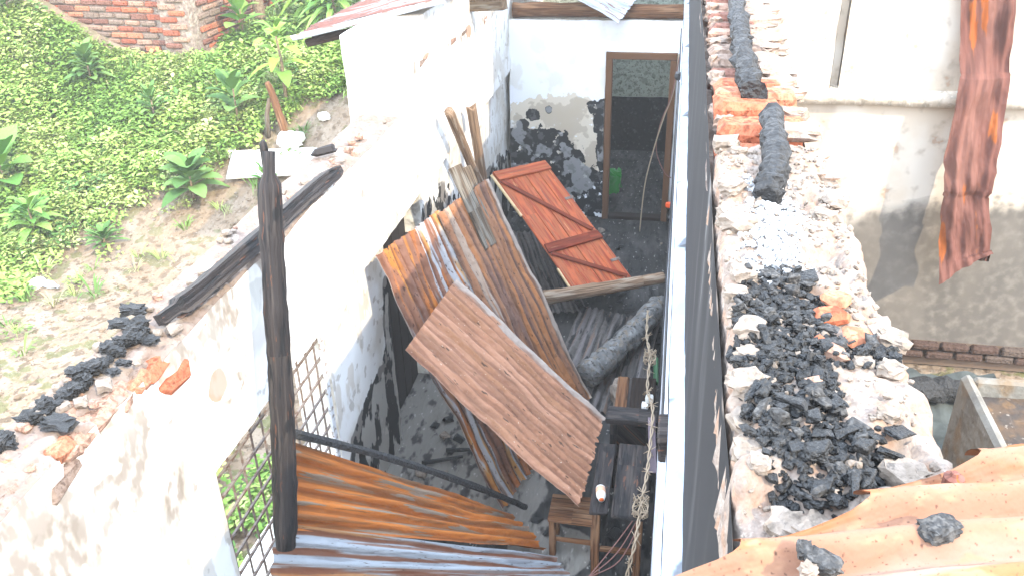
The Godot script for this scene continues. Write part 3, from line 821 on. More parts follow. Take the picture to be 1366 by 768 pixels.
func wall_top_y(x: float, z: float) -> float:
	var y := 3.70 + 0.016 * nA.get_noise_2d(x * 14.0, z * 14.0 + 3.0) + 0.008 * nB.get_noise_2d(x * 45.0, z * 45.0)
	y -= 0.03 * smoothstep(0.0, 0.35, nA.get_noise_2d(x * 10.0 + 40.0, z * 7.0))
	for c in CRACKS:
		for i in c.size() - 1:
			var q := Geometry2D.get_closest_point_to_segment(Vector2(x, z), c[i], c[i + 1])
			var d := q.distance_to(Vector2(x + 0.006 * nB.get_noise_1d(z * 90.0), z + 0.006 * nB.get_noise_1d(x * 90.0)))
			y -= 0.014 * (1.0 - smoothstep(0.001, 0.005, d))
	return y

func build_right_wall():
	var t := thing("tall_brick_wall", "tall wall with soot-black band, bluish white lower face and broken brick top", "wall")
	var g := G.new()
	var tx := mat(tex_right(), 0.9)
	var rf := func(p): return p + Vector3(nA.get_noise_3dv(p * 3.0) * 0.006, 0, 0)
	for q in [[0.10, 2.72, 3.66], [0.05, 0.0, 2.70]]:
		grid(g, Vector3(q[0], q[1], -12.6), Vector3(0, 0, 12.8), Vector3(0, q[2] - q[1], 0), 200, 18, rf, Vector2(1, (3.75 - q[1]) / 3.75), Vector2(0, (3.75 - q[2]) / 3.75))
	part(t, "burnt_face", g.mesh(true), tx)
	g = G.new()
	grid(g, Vector3(0.05, 2.70, -12.6), Vector3(0, 0, 12.8), Vector3(0.06, 0.02, 0), 200, 2, rf)
	part(t, "ledge", g.mesh(true), mat(speckle(256, 540, Color(0.62, 0.655, 0.70), [[0.03, 5, 0.5, 0.75, Color(0.52, 0.55, 0.58), 0.8], [0.012, 5, 0.70, 0.74, Color(0.22, 0.22, 0.22), 0.8]]), 0.9, M.b_coarse, 0.5, 0.5))
	# yard-side face, base and the mortar-covered top near the viewer
	g = G.new()
	flat(g, Vector3(0.365, 0, 0.2), Vector3(0, 0, -12.8), Vector3(0, 3.60, 0), rough2, 0.09)
	flat(g, Vector3(0.365, 3.60, -2.02), Vector3(0, 0, -10.58), Vector3(-0.265, 0, 0), rough, 0.03)
	flat(g, Vector3(0.05, 0, 0.2), Vector3(0.315, 0, 0), Vector3(0, 3.66, 0), rough, 0.1)
	part(t, "rear_face", g.mesh(true), M.mortar_far)
	g = G.new()
	var nz := 190
	var nx := 40
	for j in nz + 1:
		var z := 0.2 - 2.3 * j / nz
		for i in nx + 1:
			var u := float(i) / nx
			var e0 := 0.104 + 0.008 * nA.get_noise_1d(z * 16.0) + 0.008 * nB.get_noise_1d(z * 60.0)
			var e1 := lerpf(0.368, 0.388, smoothstep(-1.10, -1.04, z)) + 0.006 * nA.get_noise_1d(z * 9.0 + 30.0) + 0.006 * nB.get_noise_1d(z * 60.0 + 9.0) - 0.05 * (1.0 - smoothstep(0.0, 0.03, absf(z + 1.09)))
			var x := lerpf(e0, e1, u)
			var y := wall_top_y(x, z)
			var ed := minf(i, nx - i)
			if ed < 3:
				y -= [0.13, 0.012, 0.003][ed]
			g.add(Vector3(x + (0.012 if i == nx else (-0.004 if i == 0 else 0.0)), y, z), Vector2(u, z))
	for j in nz:
		for i in nx:
			var a := j * (nx + 1) + i
			g.quad(a, a + 1, a + nx + 2, a + nx + 1)
	part(t, "mortar_top", g.mesh(true), M.mortar)
	# header bricks along the broken top
	rng.seed = 5
	var z := -2.0
	var k := 0
	while z > -9.9:
		var hi := rng.randf_range(-0.015, 0.02) + (0.03 if (z < -2.3 and z > -2.75) else 0.0)
		var cut := rng.randf_range(0.0, 0.06)
		var m: StandardMaterial3D = M["brick%d" % ([4, 0, 0, 0, 2, 0, 4, 3][k] if k < 8 else [4, 5, 4, 3, 0, 5][rng.randi() % 6])]
		var o := part(t, "brick", cbox(Vector3(0.24 - cut, 0.075, 0.108), 0.010, 0.04, 800 + k), m, Transform3D(Basis.from_euler(Vector3(rng.randf_range(-0.06, 0.06), rng.randf_range(-0.06, 0.06), rng.randf_range(-0.04, 0.04))), Vector3(0.238 - cut * 0.5 + rng.randf_range(-0.006, 0.006), 3.632 + hi, z - 0.054)))
		z -= 0.122 + rng.randf_range(0.0, 0.012)
		k += 1
	# mortar left clinging to the right-hand half of that stretch
	for i in 46:
		var zz := -1.95 - i * 0.16 + rng.randf_range(-0.05, 0.05)
		var s := rng.randf_range(0.05, 0.15)
		part(t, "mortar_patch", stone(Vector3(s, 0.045, s * 1.5), 60 + i % 8, 0.5, 4), M.mortar, Transform3D(Basis.from_euler(Vector3(0, rng.randf() * 6.0, 0)), Vector3(0.315 + rng.randf_range(-0.02, 0.03), 3.672, zz)))
	for i in 26:
		var zz := -1.95 - i * 0.2 + rng.randf_range(-0.08, 0.08)
		var s := rng.randf_range(0.035, 0.075)
		part(t, "mortar_patch", stone(Vector3(s, 0.05, s * 1.4), 70 + i % 8, 0.5, 4), M.mortar, Transform3D(Basis.from_euler(Vector3(0, rng.randf() * 6.0, 0)), Vector3(0.138 + rng.randf_range(-0.008, 0.02), 3.662, zz)))
	# loose lumps of mortar
	var L1 := [Vector3(0.106, -2.125, 0.075), Vector3(0.162, -2.019, 0.04), Vector3(0.135, -1.774, 0.06), Vector3(0.115, -1.648, 0.06), Vector3(0.142, -1.596, 0.07), Vector3(0.138, -1.356, 0.05), Vector3(0.125, -1.299, 0.045), Vector3(0.140, -1.169, 0.05), Vector3(0.137, -1.115, 0.045), Vector3(0.122, -1.044, 0.055), Vector3(0.124, -0.981, 0.05), Vector3(0.115, -0.906, 0.05), Vector3(0.133, -0.86, 0.03), Vector3(0.162, -0.788, 0.05), Vector3(0.195, -0.782, 0.055), Vector3(0.315, -1.674, 0.06), Vector3(0.345, -1.738, 0.05), Vector3(0.338, -1.209, 0.045), Vector3(0.352, -1.19, 0.05), Vector3(0.33, -1.095, 0.04), Vector3(0.308, -0.992, 0.03), Vector3(0.315, -0.90, 0.055), Vector3(0.29, -0.85, 0.04), Vector3(0.294, -1.108, 0.03), Vector3(0.26, -0.835, 0.03), Vector3(0.30, -0.93, 0.03)]
	for i in L1.size():
		var q: Vector3 = L1[i]
		single("mortar_lump", stone(Vector3(q.z, q.z * 0.6, q.z * 1.1), 20 + i, 0.45, 4), M.lump, "pale lump of broken mortar lying beside the charcoal on the tall wall", "rubble", "mortar lumps on the tall brick wall", Transform3D(Basis.from_euler(Vector3(0, i * 1.3, 0)), Vector3(maxf(q.x, 0.102 + q.z * 0.5), wall_top_y(maxf(q.x, 0.11), q.y) + q.z * 0.12, q.y)))
	# brick fragments among the charcoal
	for q in [[0.27, -1.24, 0.05, 0], [0.245, -1.16, 0.035, 0], [0.285, -1.3, 0.045, 2], [0.30, -1.18, 0.05, 2], [0.26, -1.12, 0.04, 5], [0.22, -1.05, 0.035, 5]]:
		single("brick_fragment", cbox(Vector3(q[2], q[2] * 0.5, q[2] * 0.8), 0.005, 0.12, int(-q[1] * 1000)), M["brick%d" % q[3]], "small orange brick fragment lying by the charcoal on the tall wall", "rubble", "brick fragments on the tall wall", Transform3D(Basis.from_euler(Vector3(0.1, q[1] * 20.0, 0.1)), Vector3(q[0], wall_top_y(q[0], q[1]) + q[2] * 0.2, q[1])))
	# crumbs too fine to count
	g = G.new()
	for i in 900:
		var x := rng.randf_range(0.11, 0.355)
		var zz := rng.randf_range(-2.1, -0.68)
		var s := rng.randf_range(0.003, 0.010)
		cbox_into(g, Transform3D(Basis.from_euler(Vector3(rng.randf(), rng.randf() * 6.0, rng.randf())), Vector3(x, wall_top_y(x, zz) + s * 0.25, zz)), Vector3(s, s * 0.7, s * 1.2), s * 0.15, 0.15, i)
	var o2 := single("mortar_grit", g.mesh(), M.lump, "fine pale grit scattered over the tall wall's mortar top", "grit")
	o2.set_meta("kind", "stuff")
	# two charred logs on the wall
	var p := curve([Vector3(0.262, 3.715, -4.84), Vector3(0.242, 3.71, -3.965), Vector3(0.231, 3.715, -3.41), Vector3(0.221, 3.71, -3.09), Vector3(0.219, 3.72, -2.69), Vector3(0.222, 3.725, -2.46)], 10)
	var rr := []
	for i in p.size():
		rr.append(0.031 + 0.006 * sin(i * 1.3) + 0.005 * sin(i * 2.9))
	single("charred_log", tube(p, rr, 11, 0.55, 4, false), M.char, "long cracked black charred log on the far stretch of the tall wall", "log")
	p = curve([Vector3(0.255, 3.725, -2.25), Vector3(0.246, 3.72, -2.05), Vector3(0.237, 3.715, -1.91), Vector3(0.219, 3.71, -1.80), Vector3(0.205, 3.70, -1.74)], 10)
	rr = []
	for i in p.size():
		rr.append(0.028 + 0.004 * sin(i * 0.9) + (0.004 if i % 7 == 0 else 0.0))
	single("charred_log", tube(p, rr, 11, 0.4, 9, false), M.char, "short ribbed black charred log ending in white ash on the tall wall", "log")

func in_poly(p: Vector2, poly: Array) -> bool:
	return Geometry2D.is_point_in_polygon(p, PackedVector2Array(poly))

func build_charcoal():
	var coals := []
	for k in 12:
		if k % 3 == 2:
			coals.append(stone(Vector3(1.0, 0.6, 0.8), 1300 + k, 0.7, 4))
			continue
		coals.append(cbox([Vector3(1.0, 0.55, 0.7), Vector3(1.5, 0.34, 0.42), Vector3(0.7, 0.5, 0.6), Vector3(1.2, 0.24, 0.9), Vector3(0.9, 0.62, 0.5)][k % 5], 0.04, 0.20, 1200 + k))
	rng.seed = 99
	var n := 0
	var lumps := []
	for k in 8:
		lumps.append(stone(Vector3(1.0, 0.6, 0.75 + 0.05 * k), 1350 + k, 0.75, 5))
	# the heap on the tall wall: big pieces first on top
	while n < 205:
		var q := Vector2(rng.randf_range(0.11, 0.36), rng.randf_range(-1.43, -0.79))
		if not in_poly(q, HEAP):
			continue
		var s := (0.007 + 0.020 * pow(rng.randf(), 1.6)) * (1.15 if q.y > -1.05 else 0.95)
		var lift := 0.0 if n < 105 else rng.randf_range(0.006, 0.018)
		var m: StandardMaterial3D = M.coal_ashy if (rng.randf() < (0.6 if q.y < -1.15 else 0.28)) else M.coal
		single("charcoal_chunk", coals[n % 12], m, "angular black charcoal chunk in the heap on the tall wall", "charcoal", "charcoal chunks heaped on the tall wall", Transform3D(Basis.from_euler(Vector3(rng.randf_range(-0.4, 0.4), rng.randf() * TAU, rng.randf_range(-0.4, 0.4))).scaled(Vector3.ONE * s), Vector3(q.x, wall_top_y(q.x, q.y) + s * 0.22 + lift, q.y)))
		n += 1
	var g := G.new()
	for i in 3400:
		var q := Vector2(rng.randf_range(0.11, 0.36), rng.randf_range(-1.43, -0.79))
		if not in_poly(q, HEAP):
			continue
		var s := 0.004 + 0.013 * pow(rng.randf(), 1.5)
		cbox_into(g, Transform3D(Basis.from_euler(Vector3(rng.randf_range(-0.5, 0.5), rng.randf() * TAU, rng.randf_range(-0.5, 0.5))), Vector3(q.x, wall_top_y(q.x, q.y) + s * 0.3, q.y)), Vector3(s, s * 0.6, s * 0.8), s * 0.12, 0.18, i)
	var o := single("charcoal_grit", g.mesh(), M.coal, "fine black charcoal grit filling the heap on the tall wall", "charcoal")
	o.set_meta("kind", "stuff")
	for q in [[0.243, -1.365, 0.030], [0.262, -1.145, 0.028], [0.318, -0.965, 0.026]]:
		single("charcoal_chunk", coals[3], M.coal, "larger black charcoal block lying apart at the heap's edge on the tall wall", "charcoal", "larger charcoal blocks on the tall wall", Transform3D(Basis.from_euler(Vector3(0.1, q[1] * 9.0, 0.2)).scaled(Vector3.ONE * q[2]), Vector3(q[0], wall_top_y(q[0], q[1]) + 0.014, q[1])))
	# white ash
	g = G.new()
	n = 0
	while n < 1100:
		var q := Vector2(rng.randf_range(0.15, 0.26), rng.randf_range(-1.85, -1.35))
		if not in_poly(q, ASHES):
			continue
		n += 1
		q += Vector2(rng.randfn() * 0.016, rng.randfn() * 0.03)
		q.x = clampf(q.x, 0.12, 0.34)
		var s := rng.randf_range(0.007, 0.022)
		if n > 70:
			s *= 0.6
			cbox_into(g, Transform3D(Basis.from_euler(Vector3(rng.randf(), rng.randf() * TAU, rng.randf())), Vector3(q.x, wall_top_y(q.x, q.y) + s * 0.3, q.y)), Vector3(s, s * 0.7, s), s * 0.2, 0.2, n)
		else:
			single("ash_lump", stone(Vector3(s, s * 0.6, s * 1.1), 300 + n % 7, 0.5, 3), M.ash if n % 8 else M.coal, "white flake of ash in the pale patch on the tall wall" if n % 8 else "black flake lying among the white ash on the tall wall", "ash", "white ash flakes on the tall wall" if n % 8 else "black flakes among the white ash", Transform3D(Basis.from_euler(Vector3(0, rng.randf() * TAU, 0)), Vector3(q.x, wall_top_y(q.x, q.y) + s * 0.25, q.y)))
	o = single("ash_powder", g.mesh(), M.ash, "loose white ash spread between the log and the charcoal heap", "ash")
	o.set_meta("kind", "stuff")
	# charcoal along the yard wall
	var CL := [Vector2(-2.15, -1.70), Vector2(-2.16, -1.9), Vector2(-2.128, -2.1), Vector2(-2.128, -2.244), Vector2(-2.150, -2.365), Vector2(-2.123, -2.421), Vector2(-2.129, -2.529), Vector2(-2.133, -2.614), Vector2(-2.088, -2.649), Vector2(-2.109, -2.74)]
	for i in 85:
		var a: int = i % (CL.size() - 1)
		var q: Vector2 = CL[a].lerp(CL[a + 1], rng.randf()) + Vector2(rng.randf_range(-0.035, 0.035), rng.randf_range(-0.03, 0.03))
		var s := rng.randf_range(0.025, 0.072)
		single("charcoal_chunk", lumps[i % 8], M.coal, "black charcoal chunk in the line burnt along the white wall's top", "charcoal", "charcoal chunks along the white wall", Transform3D(Basis.from_euler(Vector3(rng.randf_range(-0.3, 0.3), rng.randf() * TAU, rng.randf_range(-0.3, 0.3))).scaled(Vector3.ONE * s), Vector3(q.x, 2.60 + s * 0.2 + (0.012 if i > 50 else 0.0), q.y)))
	for q in [[-2.225, -2.83, 0.13, 0.3, "flat piece of charcoal at the white wall's outer edge, nearest the beam"], [-2.22, -2.72, 0.11, 0.5, "lumpy charcoal piece at the white wall's outer edge, below the flat one"], [-2.03, -2.45, 0.07, 0.1, "round charcoal piece lying apart on the white wall's inner side"], [-2.035, -2.39, 0.06, 0.8, "small charcoal piece just below the round one on the white wall"], [-2.02, -2.62, 0.08, 1.2, "narrow charcoal piece just below the beam's burnt end"], [-2.03, -2.06, 0.12, 1.5, "thin black charred stick along the white wall's inner edge"]]:
		single("charcoal_piece", lumps[int(q[3] * 5.0)], M.coal, q[4], "charcoal", "", Transform3D(Basis.from_euler(Vector3(0.1, q[3], 0)).scaled(Vector3(q[2], q[2] * 0.5, q[2] * 0.7)), Vector3(q[0], 2.605 + q[2] * 0.1, q[1])))
	# burnt beam on the yard wall, squared, tapering to its far end
	g = G.new()
	var pts := [Vector3(-2.03, 2.645, -2.72), Vector3(-1.995, 2.65, -2.88), Vector3(-1.972, 2.655, -3.05), Vector3(-1.955, 2.655, -3.5), Vector3(-1.945, 2.655, -3.95), Vector3(-1.935, 2.65, -4.3), Vector3(-1.92, 2.64, -4.52)]
	var cs := curve(pts, 8)
	var rad := []
	for i in cs.size():
		var u := float(i) / cs.size()
		rad.append(0.056 * (0.6 + 0.5 * u if u < 0.12 else 1.0) * (1.0 - 0.55 * smoothstep(0.86, 1.0, u)))
	tube_into(g, cs, rad, 4, 0.10, 5)
	single("charred_beam", g.mesh(false), M.charwood, "squared charred timber beam lying along the white wall's top, pointed at its far end", "beam")
	single("charred_offcut", cbox(Vector3(0.16, 0.05, 0.07), 0.012, 0.12, 66), M.charwood, "small charred wood offcut on the white wall just past the beam", "wood", "", Transform3D(Basis.from_euler(Vector3(0.1, 0.7, 0.1)), Vector3(-2.15, 2.635, -4.83)))
	# charred bamboo post leaning against the wall
	var bp := []
	var br := []
	var A := Vector3(-1.74, 1.30, -2.84)
	var B := Vector3(-1.745, 3.16, -3.37)
	for i in 41:
		var u := i / 40.0
		bp.append(A.lerp(B, u) + Vector3(0.012 * sin(u * 5.0), 0, 0.01 * sin(u * 3.0)))
		var r := 0.060 - 0.008 * u
		for nd in [0.17, 0.40, 0.62, 0.80]:
			r += 0.007 * exp(-pow((u - nd) / 0.014, 2))
		if u > 0.94:
			r *= 0.55
		if u < 0.03:
			r *= 0.8
		br.append(r)
	var po := thing("charred_post", "tall charred bamboo post with ragged top, leaning in front of the white wall", "post")
	part(po, "stem", tube(bp, br, 12, 0.13, 6), M.charwood)
	part(po, "splinter", tube([B + Vector3(-0.03, -0.1, 0), B + Vector3(-0.032, 0.03, 0.0), B + Vector3(-0.03, 0.05, 0)], [0.026, 0.02, 0.008], 6, 0.3, 2), M.charwood)

# ------------------------------------------------------------------ fallen roof and debris in the room
func board(parent: Node, called: String, a: Vector3, b: Vector3, wid: float, th: float, up: Vector3, m: Material, seed_ := 1):
	var d := (b - a).normalized()
	var x := d.cross(up).normalized()
	var y := x.cross(d)
	return part(parent, called, plank_mesh(wid, th, a.distance_to(b), seed_), m, Transform3D(Basis(x, y, -d), (a + b) * 0.5))

func plank_mesh(wid: float, th: float, len_: float, seed_: int) -> ArrayMesh:   # a sawn plank with uv along its grain (z)
	var g := G.new()
	cbox_into(g, Transform3D.IDENTITY, Vector3(wid, th, len_), minf(0.004, th * 0.2), 0.012, seed_)
	for i in g.v.size():
		g.uv[i] = Vector2((g.v[i].x + g.v[i].y) * 1.7 + seed_ * 0.37, g.v[i].z * 0.9 + seed_ * 0.21)
	return g.mesh()

func single_board(called: String, a: Vector3, b: Vector3, wid: float, th: float, up: Vector3, m: Material, seed_: int, label: String, cat: String):
	var o = board(self, numbered(called), a, b, wid, th, up, m, seed_)
	tag(o, label, cat)

func build_debris():
	# two overlapping sheets leaning from the outer wall to the floor
	var a0 := Vector3(-1.90, 1.93, -4.81)
	var a1 := Vector3(-1.44, 1.97, -6.23)
	var a2 := Vector3(-0.55, 0.06, -5.99)
	var a3 := Vector3(-1.03, 0.03, -4.56)
	single("roof_sheet", sheet(a0, a0.lerp(a1, 0.55), a3.lerp(a2, 0.55), a3, 0.076, 0.016, 46, 0.015, 0.02, 0.05, 1), M.sheet_a, "orange rusted corrugated sheet with pale streaks leaning steeply against the white wall", "metal sheet")
	var o := Vector3(0.85, 0.44, 0.29) * 0.022
	single("roof_sheet", sheet(a0.lerp(a1, 0.50) + o, a1 + o, a2 + o, a3.lerp(a2, 0.50) + o, 0.076, 0.016, 46, 0.03, 0.02, 0.05, 2), M.sheet_a2, "brown rusted corrugated sheet overlapping the orange leaning one on its right", "metal sheet")
	single("roof_sheet", sheet(Vector3(-1.63, 1.41, -4.51), Vector3(-1.48, 1.52, -5.32), Vector3(-0.31, 0.53, -5.09), Vector3(-0.39, 0.45, -4.19), 0.072, 0.013, 40, 0.01, 0.05, 0.035, 3), M.sheet_b, "brown corrugated sheet with torn lower end lying across the leaning sheets", "metal sheet")
	single("roof_sheet", sheet(Vector3(-1.86, 1.30, -2.95), Vector3(-1.86, 1.70, -3.18), Vector3(-0.90, 0.10, -4.49), Vector3(-0.58, 0.08, -4.23), 0.076, 0.016, 44, 0.01, 0.09, 0.03, 4), M.sheet_c, "bright orange rusted corrugated sheet at the foot of the charred post", "metal sheet")
	single("roof_sheet", sheet(Vector3(-1.86, 0.78, -2.68), Vector3(-1.86, 1.33, -2.97), Vector3(-0.50, 0.06, -4.17), Vector3(-0.22, 0.05, -3.83), 0.090, 0.016, 44, 0.01, 0.09, 0.02, 5), M.sheet_d, "grey galvanised corrugated sheet with rust lines under the orange one at the front", "metal sheet")
	single("roof_sheet", sheet(Vector3(-1.36, 0.09, -9.42), Vector3(-1.88, 0.10, -9.25), Vector3(-1.25, 0.07, -7.3), Vector3(-0.70, 0.06, -7.5), 0.076, 0.010, 30, 0.03, 0.03, 0.03, 6), M.sheet_soot, "sooty corrugated sheet lying flat left of the broken orange door", "metal sheet")
	single("roof_sheet", sheet(Vector3(-0.12, 0.08, -5.73), Vector3(-0.95, 0.08, -5.95), Vector3(-0.78, 0.12, -7.6), Vector3(0.02, 0.14, -7.35), 0.076, 0.013, 30, 0.05, 0.05, 0.05, 7), M.sheet_soot, "sooty grey corrugated sheet lying flat in front of the round log", "metal sheet")
	var pts := curve([Vector3(-1.84, 1.71, -3.22), Vector3(-1.5, 1.19, -3.70), Vector3(-1.15, 0.60, -4.20), Vector3(-0.85, 0.12, -4.56)], 8)
	single("charred_batten", tube(pts, fill_r(pts.size(), 0.023), 6, 0.3, 8, false), M.char, "charred black batten along the upper edge of the bright orange sheet", "batten")
	# the broken door leaf
	var P0 := Vector3(-1.90, 1.09, -8.60)
	var P1 := Vector3(-1.38, 1.09, -9.05)
	var P3 := Vector3(-0.79, 0.33, -7.36)
	var e1 := (P1 - P0).normalized()
	var e2 := (P3 - P0)
	e2 = (e2 - e1 * e2.dot(e1)).normalized()
	var n := e2.cross(e1).normalized()
	var d := thing("broken_door", "broken orange plank door with ledges and diagonal braces, lying slanted by the doorway", "door", P0)
	d.transform = Transform3D(Basis(e1, n, e2), P0)      # x across, y out of the face, z along the planks
	var W := 0.68
	var L := 1.86
	for k in 4:
		part(d, "plank", plank_mesh(W / 4.0 - 0.003, 0.024, L - 0.02 * (k % 2), 20 + k), M.door, Transform3D(Basis.IDENTITY, Vector3((k + 0.5) * W / 4.0, -0.001 * (k % 2), L * 0.5)))
	for z in [0.09, 1.20]:
		part(d, "ledge", plank_mesh(0.14 if z < 0.5 else 0.12, 0.024, W - 0.01, 30 + int(z * 10)), M.door_batten if z > 0.5 else M.door, Transform3D(Basis.from_euler(Vector3(0, PI / 2, 0)), Vector3(W * 0.5, 0.0245, z)))
	for q in [[0.17, 1.12], [1.27, 1.80]]:
		var va := Vector3(0.03, 0.0245, q[0])
		var vb := Vector3(W - 0.05, 0.0245, q[1])
		board(d, "brace", va, vb, 0.05, 0.022, Vector3.UP, M.door_batten, 36)
	part(d, "splintered_edge", plank_mesh(0.03, 0.022, 0.66, 41), M.wood_pale, Transform3D(Basis.from_euler(Vector3(0, 0.03, 0)), Vector3(-0.012, 0.003, 0.36)))
	part(d, "splintered_edge", plank_mesh(0.022, 0.022, 0.36, 42), M.wood_pale, Transform3D(Basis.from_euler(Vector3(0, -0.03, 0)), Vector3(-0.010, 0.003, 1.64)))
	for z in [0.62, 1.56]:
		var hg := part(d, "hinge", cbox(Vector3(0.11, 0.008, 0.035), 0.002), M.iron, Transform3D(Basis.IDENTITY, Vector3(W - 0.04, 0.017, z)))
		for bx in [-0.035, 0.02]:
			part(hg, "bolt", tube([Vector3(bx, 0.0, 0), Vector3(bx, 0.010, 0)], [0.008, 0.006], 8), M.iron)
	# timbers
	pts = curve([Vector3(-1.13, 0.36, -7.20), Vector3(-0.75, 0.40, -7.31), Vector3(-0.36, 0.43, -7.45), Vector3(0.02, 0.45, -7.62)], 7)
	var rr := []
	for i in pts.size():
		rr.append(0.072 - 0.018 * i / pts.size())
	single("round_log", tube(pts, rr, 10, 0.16, 7), M.wood, "pale round log lying across the foot of the orange door", "log")
	pts = curve([Vector3(-0.58, 0.24, -6.10), Vector3(-0.40, 0.26, -6.42), Vector3(-0.17, 0.29, -6.90), Vector3(0.03, 0.33, -7.38)], 14)
	rr = []
	for i in pts.size():
		var u := float(i) / (pts.size() - 1)
		rr.append((0.120 - 0.02 * u) * (0.80 if i == 0 else 1.0) - 0.022 * exp(-pow((u - 0.16) / 0.03, 2)) - 0.026 * exp(-pow((u - 0.46) / 0.03, 2)) + 0.01 * exp(-pow((u - 0.52) / 0.05, 2)) - 0.05 * smoothstep(0.9, 1.0, u))
	single("burnt_log", tube(pts, rr, 16, 0.26, 11, true), M.burnt_bark, "thick burnt jointed trunk piece lying against the tall wall", "log")
	single("rubble_block", stone(Vector3(0.26, 0.24, 0.36), 52, 0.45, 6), M.lump, "grey-brown broken rubble block under the burnt trunk", "rubble", "", Transform3D(Basis.from_euler(Vector3(0.2, 0.5, 0.1)), Vector3(-0.22, 0.17, -5.95)))
	var U := Vector3(1, 0.3, 0.2)
	pts = curve([Vector3(-1.80, 2.37, -6.62), Vector3(-1.79, 2.0, -6.95), Vector3(-1.77, 1.56, -7.32), Vector3(-1.72, 0.9, -7.9), Vector3(-1.66, 0.10, -8.55)], 6)
	single("leaning_pole", tube(pts, fill_r(pts.size(), 0.043), 9, 0.12, 13), M.wood, "pale round pole leaning on the white wall, left of the squared one", "pole")
	single_board("leaning_pole", Vector3(-1.82, 2.15, -7.48), Vector3(-1.76, 0.03, -8.12), 0.075, 0.075, U, M.wood, 61, "squared timber pole standing against the white wall above the orange door", "pole")
	var NA := Vector3(0.85, 0.44, 0.29)
	single_board("grey_board", Vector3(-1.60, 2.15, -5.95), Vector3(-1.32, 1.54, -5.85), 0.15, 0.03, NA, M.wood_grey, 62, "weathered grey board lying on top of the brown leaning sheet", "board")
	single_board("grey_board", Vector3(-1.56, 2.08, -6.13), Vector3(-1.37, 1.68, -6.02), 0.11, 0.03, NA, M.wood_grey, 63, "shorter grey board tucked behind the long grey board", "board")
	single_board("rafter_stub", Vector3(-2.1, 2.93, -8.15), Vector3(-1.58, 2.98, -8.0), 0.11, 0.11, Vector3.UP, M.wood_grey, 64, "short grey rafter stub sticking out of the white wall's top", "rafter")
	# burnt table, bench and small things by the tall wall
	var t := thing("burnt_table", "charred low table with two black top planks beside the tall wall", "table", Vector3(-0.17, 0, -4.42))
	part(t, "top_plank", plank_mesh(0.115, 0.03, 0.70, 71), M.charwood, Transform3D(Basis.IDENTITY, Vector3(-0.125, 0.585, 0)))
	part(t, "top_plank", plank_mesh(0.22, 0.03, 0.72, 72), M.charwood, Transform3D(Basis.IDENTITY, Vector3(0.065, 0.585, 0.0)))
	for x in [-0.14, 0.13]:
		for z in [-0.3, 0.3]:
			part(t, "leg", plank_mesh(0.05, 0.05, 0.55, 73), M.wood_brown, Transform3D(Basis.from_euler(Vector3(PI / 2, 0, 0)), Vector3(x, 0.292, z)))
		part(t, "side_rail", plank_mesh(0.03, 0.06, 0.55, 74), M.wood_brown, Transform3D(Basis.IDENTITY, Vector3(x, 0.53, 0)))
	part(t, "front_rail", plank_mesh(0.03, 0.04, 0.22, 75), M.wood_brown, Transform3D(Basis.from_euler(Vector3(0, PI / 2, 0)), Vector3(0, 0.25, 0.3)))
	t = thing("black_bench", "black charred bench crossing behind the low table", "bench", Vector3(-0.14, 0, -5.0))
	part(t, "seat", plank_mesh(0.16, 0.05, 0.36, 76), M.charwood, Transform3D(Basis.from_euler(Vector3(0, PI / 2, 0)), Vector3(0, 0.675, 0)))
	for x in [-0.13, 0.13]:
		part(t, "leg", plank_mesh(0.05, 0.05, 0.64, 77), M.charwood, Transform3D(Basis.from_euler(Vector3(PI / 2, 0, 0)), Vector3(x, 0.33, 0)))
	t = thing("dark_chest", "black charred chest with brown plank end between bench and burnt trunk", "chest", Vector3(-0.13, 0, -5.45))
	part(t, "box", plank_mesh(0.30, 0.46, 0.62, 78), M.charwood, Transform3D(Basis.IDENTITY, Vector3(0.0, 0.25, 0)))
	part(t, "lid_plank", plank_mesh(0.09, 0.02, 0.62, 79), M.wood_brown, Transform3D(Basis.IDENTITY, Vector3(-0.115, 0.492, 0)))
	part(t, "lid_plank", plank_mesh(0.19, 0.02, 0.62, 80), M.wood_dark, Transform3D(Basis.IDENTITY, Vector3(0.045, 0.492, 0)))
	t = thing("low_stool", "low wooden stool frame with crossbar under the torn sheet end", "stool", Vector3(-0.47, 0, -4.35))
	part(t, "seat", plank_mesh(0.26, 0.025, 0.34, 81), M.wood_brown, Transform3D(Basis.from_euler(Vector3(0, PI / 2, 0)), Vector3(0, 0.34, 0)))
	for x in [-0.14, 0.14]:
		for z in [-0.1, 0.1]:
			part(t, "leg", plank_mesh(0.045, 0.045, 0.33, 82), M.wood_brown, Transform3D(Basis.from_euler(Vector3(PI / 2 + 0.08 * z, 0, 0)), Vector3(x, 0.168, z)))
	part(t, "crossbar", plank_mesh(0.03, 0.03, 0.25, 83), M.wood_brown, Transform3D(Basis.from_euler(Vector3(0, PI / 2, 0)), Vector3(0, 0.16, 0.1)))
	single_board("purple_strap", Vector3(-0.005, 0.72, -4.95), Vector3(0.03, 0.60, -4.50), 0.05, 0.012, Vector3.UP, plain(Color(0.42, 0.37, 0.40), 0.7), 84, "thin greyish purple strip lying from the bench to the table", "strip")
	# pill bottle lying on the table
	var b := thing("pill_bottle", "small white labelled bottle with orange mouth on the low table", "bottle", Vector3(-0.285, 0.632, -4.17))
	b.rotation = Vector3(0.0, 0.15, 0)
	part(b, "body", tube([Vector3(0, 0, -0.10), Vector3(0, 0, -0.095), Vector3(0, 0, -0.02), Vector3(0, 0, -0.005)], [0.026, 0.031, 0.031, 0.024], 16), M.porcelain)
	part(b, "label_band", tube([Vector3(0, 0, -0.085), Vector3(0, 0, -0.04)], [0.0316, 0.0316], 16), plain(Color(0.80, 0.62, 0.50), 0.6))
	var nk := part(b, "neck", tube([Vector3(0, 0, -0.006), Vector3(0, 0, 0.012)], [0.021, 0.021], 14), M.porcelain)
